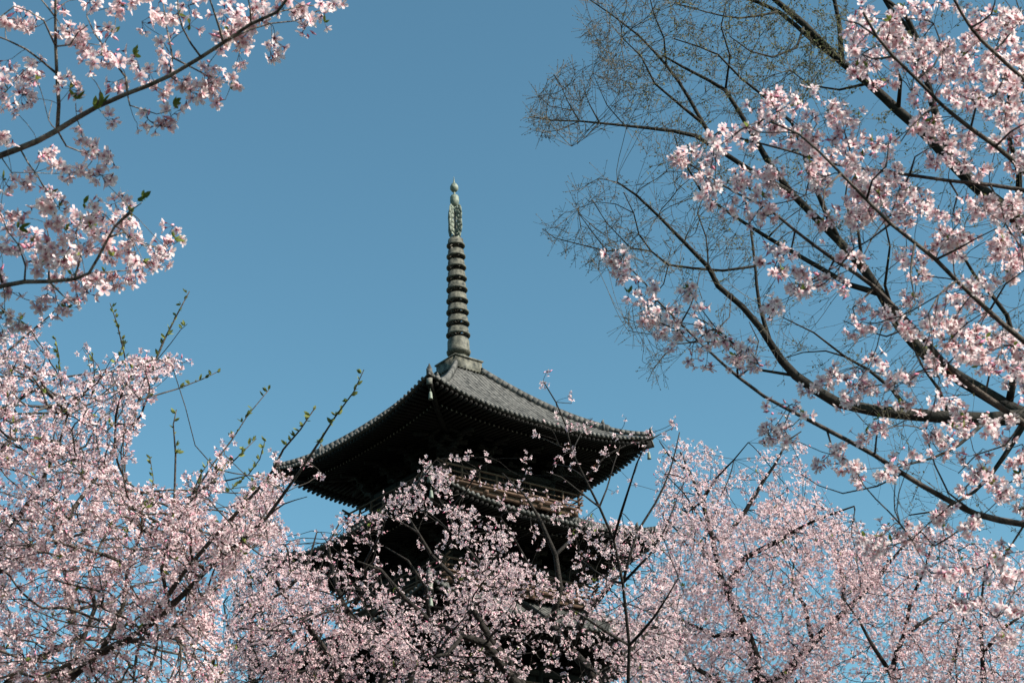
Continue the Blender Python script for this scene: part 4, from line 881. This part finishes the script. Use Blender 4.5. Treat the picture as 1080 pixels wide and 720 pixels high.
# === tall bare tree behind, buds just opening ===
T = Tree('zelkova_tree', (8.0, 19.2), 'tall bare tree with thick dark limbs and fine olive budding twigs, upper right', M_bareb, sides=10)
t0 = at(1180, 480, 20.5)
T.trunk([(8.0, 19.2, 0), (7.95, 19.2, 3), at(1195, 640, 20.4), t0], .42, .30)
T.trunk([t0, at(1160, 330, 20.8), at(1130, 180, 21.2), at(1110, 60, 21.5), at(1100, -40, 21.8)], .24, .09, 'limb')
BL = [
 ([(1180, 480), (1120, 452), (1085, 441), (1040, 443), (1000, 440), (960, 437), (920, 433), (880, 424), (858, 411), (838, 397), (824, 382), (812, 364), (801, 347), (782, 324), (757, 302), (748, 282), (723, 258), (692, 230), (668, 205), (650, 190)], .125, .010, 20.0),
 ([(1160, 460), (1110, 450), (1063, 430), (1013, 400), (980, 377), (947, 343), (927, 310), (907, 283), (883, 257), (860, 230), (834, 202), (810, 172), (795, 145), (780, 118), (766, 96), (748, 85), (722, 72), (700, 60)], .12, .012, 21.5),
 ([(1150, 330), (1110, 270), (1070, 230), (1040, 205), (1005, 172), (973, 140), (947, 117), (917, 87), (890, 63), (850, 27), (817, -2), (800, -25)], .12, .03, 22.0),
 ([(927, 310), (895, 300), (860, 280), (809, 250), (778, 230), (743, 207), (728, 180), (718, 160), (712, 140)], .04, .008, None),
 ([(812, 364), (800, 320), (795, 280), (792, 245), (786, 205), (775, 180)], .03, .008, None), ([(796, 279), (762, 285), (731, 283), (706, 281), (690, 268), (678, 250), (672, 227), (660, 205)], .022, .006, None),
 ([(834, 202), (790, 180), (760, 160), (733, 143), (680, 133), (613, 128), (585, 127), (560, 122)], .04, .006, None), ([(760, 160), (742, 130), (727, 103), (703, 67), (673, 37), (643, 17), (617, -2)], .03, .008, None),
 ([(745, 135), (717, 110), (690, 87), (675, 58), (655, 40)], .022, .006, None), ([(890, 230), (850, 180), (835, 130), (807, 100), (783, 83), (757, 60), (735, 50), (710, 40)], .035, .007, None),
 ([(893, 65), (857, 43), (820, 13), (777, -2)], .035, .02, None), ([(1005, 172), (985, 110), (970, 40), (945, 10), (925, -20)], .06, .03, None), ([(970, 40), (955, 20), (930, -2)], .04, .02, None), ([(617, 128), (598, 108), (590, 90), (583, 80)], .01, .004, None), ([(640, 130), (622, 112), (615, 95)], .01, .004, None),
 ([(613, 128), (590, 138), (572, 142)], .008, .004, None), ([(625, 129), (618, 145), (605, 152)], .006, .003, None), ([(660, 131), (640, 112), (632, 95), (625, 80)], .008, .003, None), ([(598, 127), (580, 112), (570, 100)], .006, .003, None), ([(672, 227), (650, 215), (630, 212), (612, 218)], .008, .003, None), ([(650, 190), (632, 188), (618, 195)], .006, .003, None), ([(690, 268), (665, 262), (640, 265), (615, 258), (590, 250), (575, 240)], .014, .004, None), ([(640, 265), (625, 245), (612, 225)], .008, .004, None), ([(665, 262), (640, 235), (625, 210)], .008, .004, None),
 ([(838, 397), (800, 390), (770, 365), (745, 342), (720, 330)], .02, .005, None), ([(770, 365), (745, 360), (715, 362), (690, 352), (662, 348)], .012, .004, None), ([(715, 362), (700, 375), (690, 390), (685, 402)], .008, .003, None), ([(690, 352), (675, 342), (658, 335)], .006, .003, None),
 ([(960, 437), (940, 410), (915, 390), (890, 375), (860, 350), (830, 335)], .03, .006, None), ([(890, 375), (870, 370), (845, 372), (825, 378)], .012, .005, None), ([(1000, 440), (990, 410), (975, 390), (965, 370)], .03, .008, None), ([(1040, 443), (1010, 470), (980, 485), (950, 490), (920, 500)], .03, .008, None),
 ([(1085, 441), (1060, 480), (1030, 520), (990, 540), (960, 545)], .04, .008, None), ([(1063, 430), (1070, 380), (1060, 330), (1030, 290), (1010, 250)], .05, .012, None), ([(947, 343), (935, 300), (940, 260), (930, 225)], .03, .008, None), ([(907, 283), (905, 245), (890, 215), (895, 180)], .025, .008, None),
 ([(947, 117), (950, 85), (935, 50), (940, 20)], .03, .01, None), ([(850, 27), (840, 50), (815, 60), (790, 55), (765, 40)], .02, .006, None), ([(1070, 230), (1075, 180), (1060, 130), (1070, 80)], .05, .015, None), ([(820, 13), (780, 20), (745, 15), (715, 5)], .018, .006, None), ([(917, 87), (885, 95), (855, 90), (835, 75)], .02, .007, None),
 ([(766, 96), (770, 60), (760, 30), (765, 5)], .016, .006, None), ([(703, 67), (700, 40), (690, 15), (685, -10)], .014, .006, None), ([(809, 250), (830, 230), (850, 215)], .012, .005, None), ([(748, 282), (745, 250), (735, 225), (745, 200)], .012, .005, None), ([(708, 281), (700, 300), (685, 318), (668, 322)], .008, .004, None)]
for px, ra, rb, d1 in BL: T.limb(px, ra, rb, d1=d1, wob=2.0)
for px, ra in [([(1150, 330), (1230, 250), (1300, 150), (1350, 40)], .12), ([(1130, 180), (1190, 80), (1230, -20), (1250, -120)], .08), ([(1180, 480), (1260, 430), (1350, 400), (1430, 340)], .12), ([(1110, 60), (1090, -40), (1050, -130), (1000, -200)], .07), ([(1100, -40), (1130, -120), (1150, -200)], .06), ([(1350, 400), (1400, 450), (1470, 470)], .04), ([(1300, 150), (1370, 130), (1430, 90)], .04), ([(890, 63), (880, 0), (850, -70), (820, -120)], .04), ([(800, -25), (760, -70), (700, -100)], .03)]: T.limb(px, ra, .01, wob=2.0)
BR = [([(600, -30), (700, -130), (900, -190), (1150, -230), (1350, -120), (1480, 60), (1530, 300), (1480, 500), (1300, 560), (1120, 560), (1120, -30)], 2000), ([(615, -30), (700, -40), (900, -40), (900, 60), (870, 100), (800, 120), (740, 130), (700, 105), (660, 70), (628, 50), (612, 25)], 1900), ([(620, 25), (660, 70), (700, 110), (735, 140), (690, 128), (655, 105), (632, 80)], 250),
      ([(556, 120), (568, 100), (575, 78), (600, 68), (628, 82), (632, 100), (620, 125), (640, 138), (600, 150), (570, 145)], 420), ([(640, 105), (680, 120), (740, 140), (780, 200), (740, 210), (700, 195), (678, 160), (660, 140)], 380),
      ([(572, 240), (590, 222), (610, 195), (640, 185), (680, 190), (740, 205), (800, 250), (800, 300), (740, 290), (700, 285), (670, 290), (620, 285), (590, 270)], 850), ([(650, 330), (668, 318), (720, 330), (780, 350), (800, 390), (760, 375), (720, 372), (705, 395), (690, 405), (680, 385), (662, 352)], 260),
      ([(700, 285), (800, 300), (860, 380), (800, 385), (740, 340)], 150), ([(860, 60), (1100, -30), (1120, 150), (1110, 560), (940, 560), (900, 420), (820, 400), (830, 330), (850, 280), (900, 200), (870, 120)], 2200), ([(780, 130), (880, 130), (920, 260), (860, 300), (810, 250)], 280)]
pts = region([(a_, int(b_ * .74)) for a_, b_ in BR], 19.0, 23.5, .8, -.12, 61)
dm = np.array([np.sqrt(((T.P - p) ** 2).sum(1)).min() for p in pts]); pts = pts[dm < 1.15]
C = T.twigs(pts, .0018, bf=.75, sub=4, sides=3, bark=M_twig, curl=.05, maxlen=.85)
tips = C[T.cnt <= 3]
A = np.repeat(tips[:, -1], 4, 0); dr = tips[:, -1] - tips[:, -2]; dr /= np.linalg.norm(dr, axis=1)[:, None] + 1e-9; dr = np.repeat(dr, 4, 0) + rng.normal(0, .55, (len(A), 3)) + [0, 0, .15]
dr /= np.linalg.norm(dr, axis=1)[:, None]; ll = rng.uniform(.06, .26, (len(A), 1)); B = A + dr * ll
u = np.cross(dr, [.3, .2, .9]); u /= np.linalg.norm(u, axis=1)[:, None]; v_ = np.cross(dr, u); rr = .0021
ring = [X + rr * (math.cos(q * 2.094) * u + math.sin(q * 2.094) * v_) for X in (A, B) for q in range(3)]
Vt = np.stack(ring, 1).reshape(-1, 3); Q = (np.array([(0, 1, 4, 3), (1, 2, 5, 4), (2, 0, 3, 5)])[None] + (np.arange(len(A)) * 6)[:, None, None]).reshape(-1, 4)
mesh_np('twig_tips', Vt - T.base, [Q], M_twig, T.o)
bp = np.concatenate([B, (A + B) / 2 + rng.normal(0, .008, A.shape), C[:, 2], C[:, 3]])
bp = bp[rng.random(len(bp)) < .8]
X, Y, _ = proj(bp)
olive = np.clip((X - 640) / 200, 0, 1) * np.clip((330 - Y) / 250, .15, 1)
bp2 = bp[rng.random(len(bp)) < olive * .75]
buds(T, bp, .009, (.06, .045, .03), (.13, .11, .06), 'leaf_buds', elong=1.5)
leaves(T, np.repeat(bp2, 2, 0) + rng.normal(0, .02, (len(bp2) * 2, 3)), rng.normal(size=(len(bp2) * 2, 3)), .040, (.10, .10, .05), (.20, .19, .10), 'opening_leaves')

for o in bpy.data.objects:
    if o.name.split('.')[0] in ('blossoms', 'flower_buds', 'young_leaves', 'leaf_buds', 'opening_leaves', 'twig_tips'): o['kind'] = 'stuff'
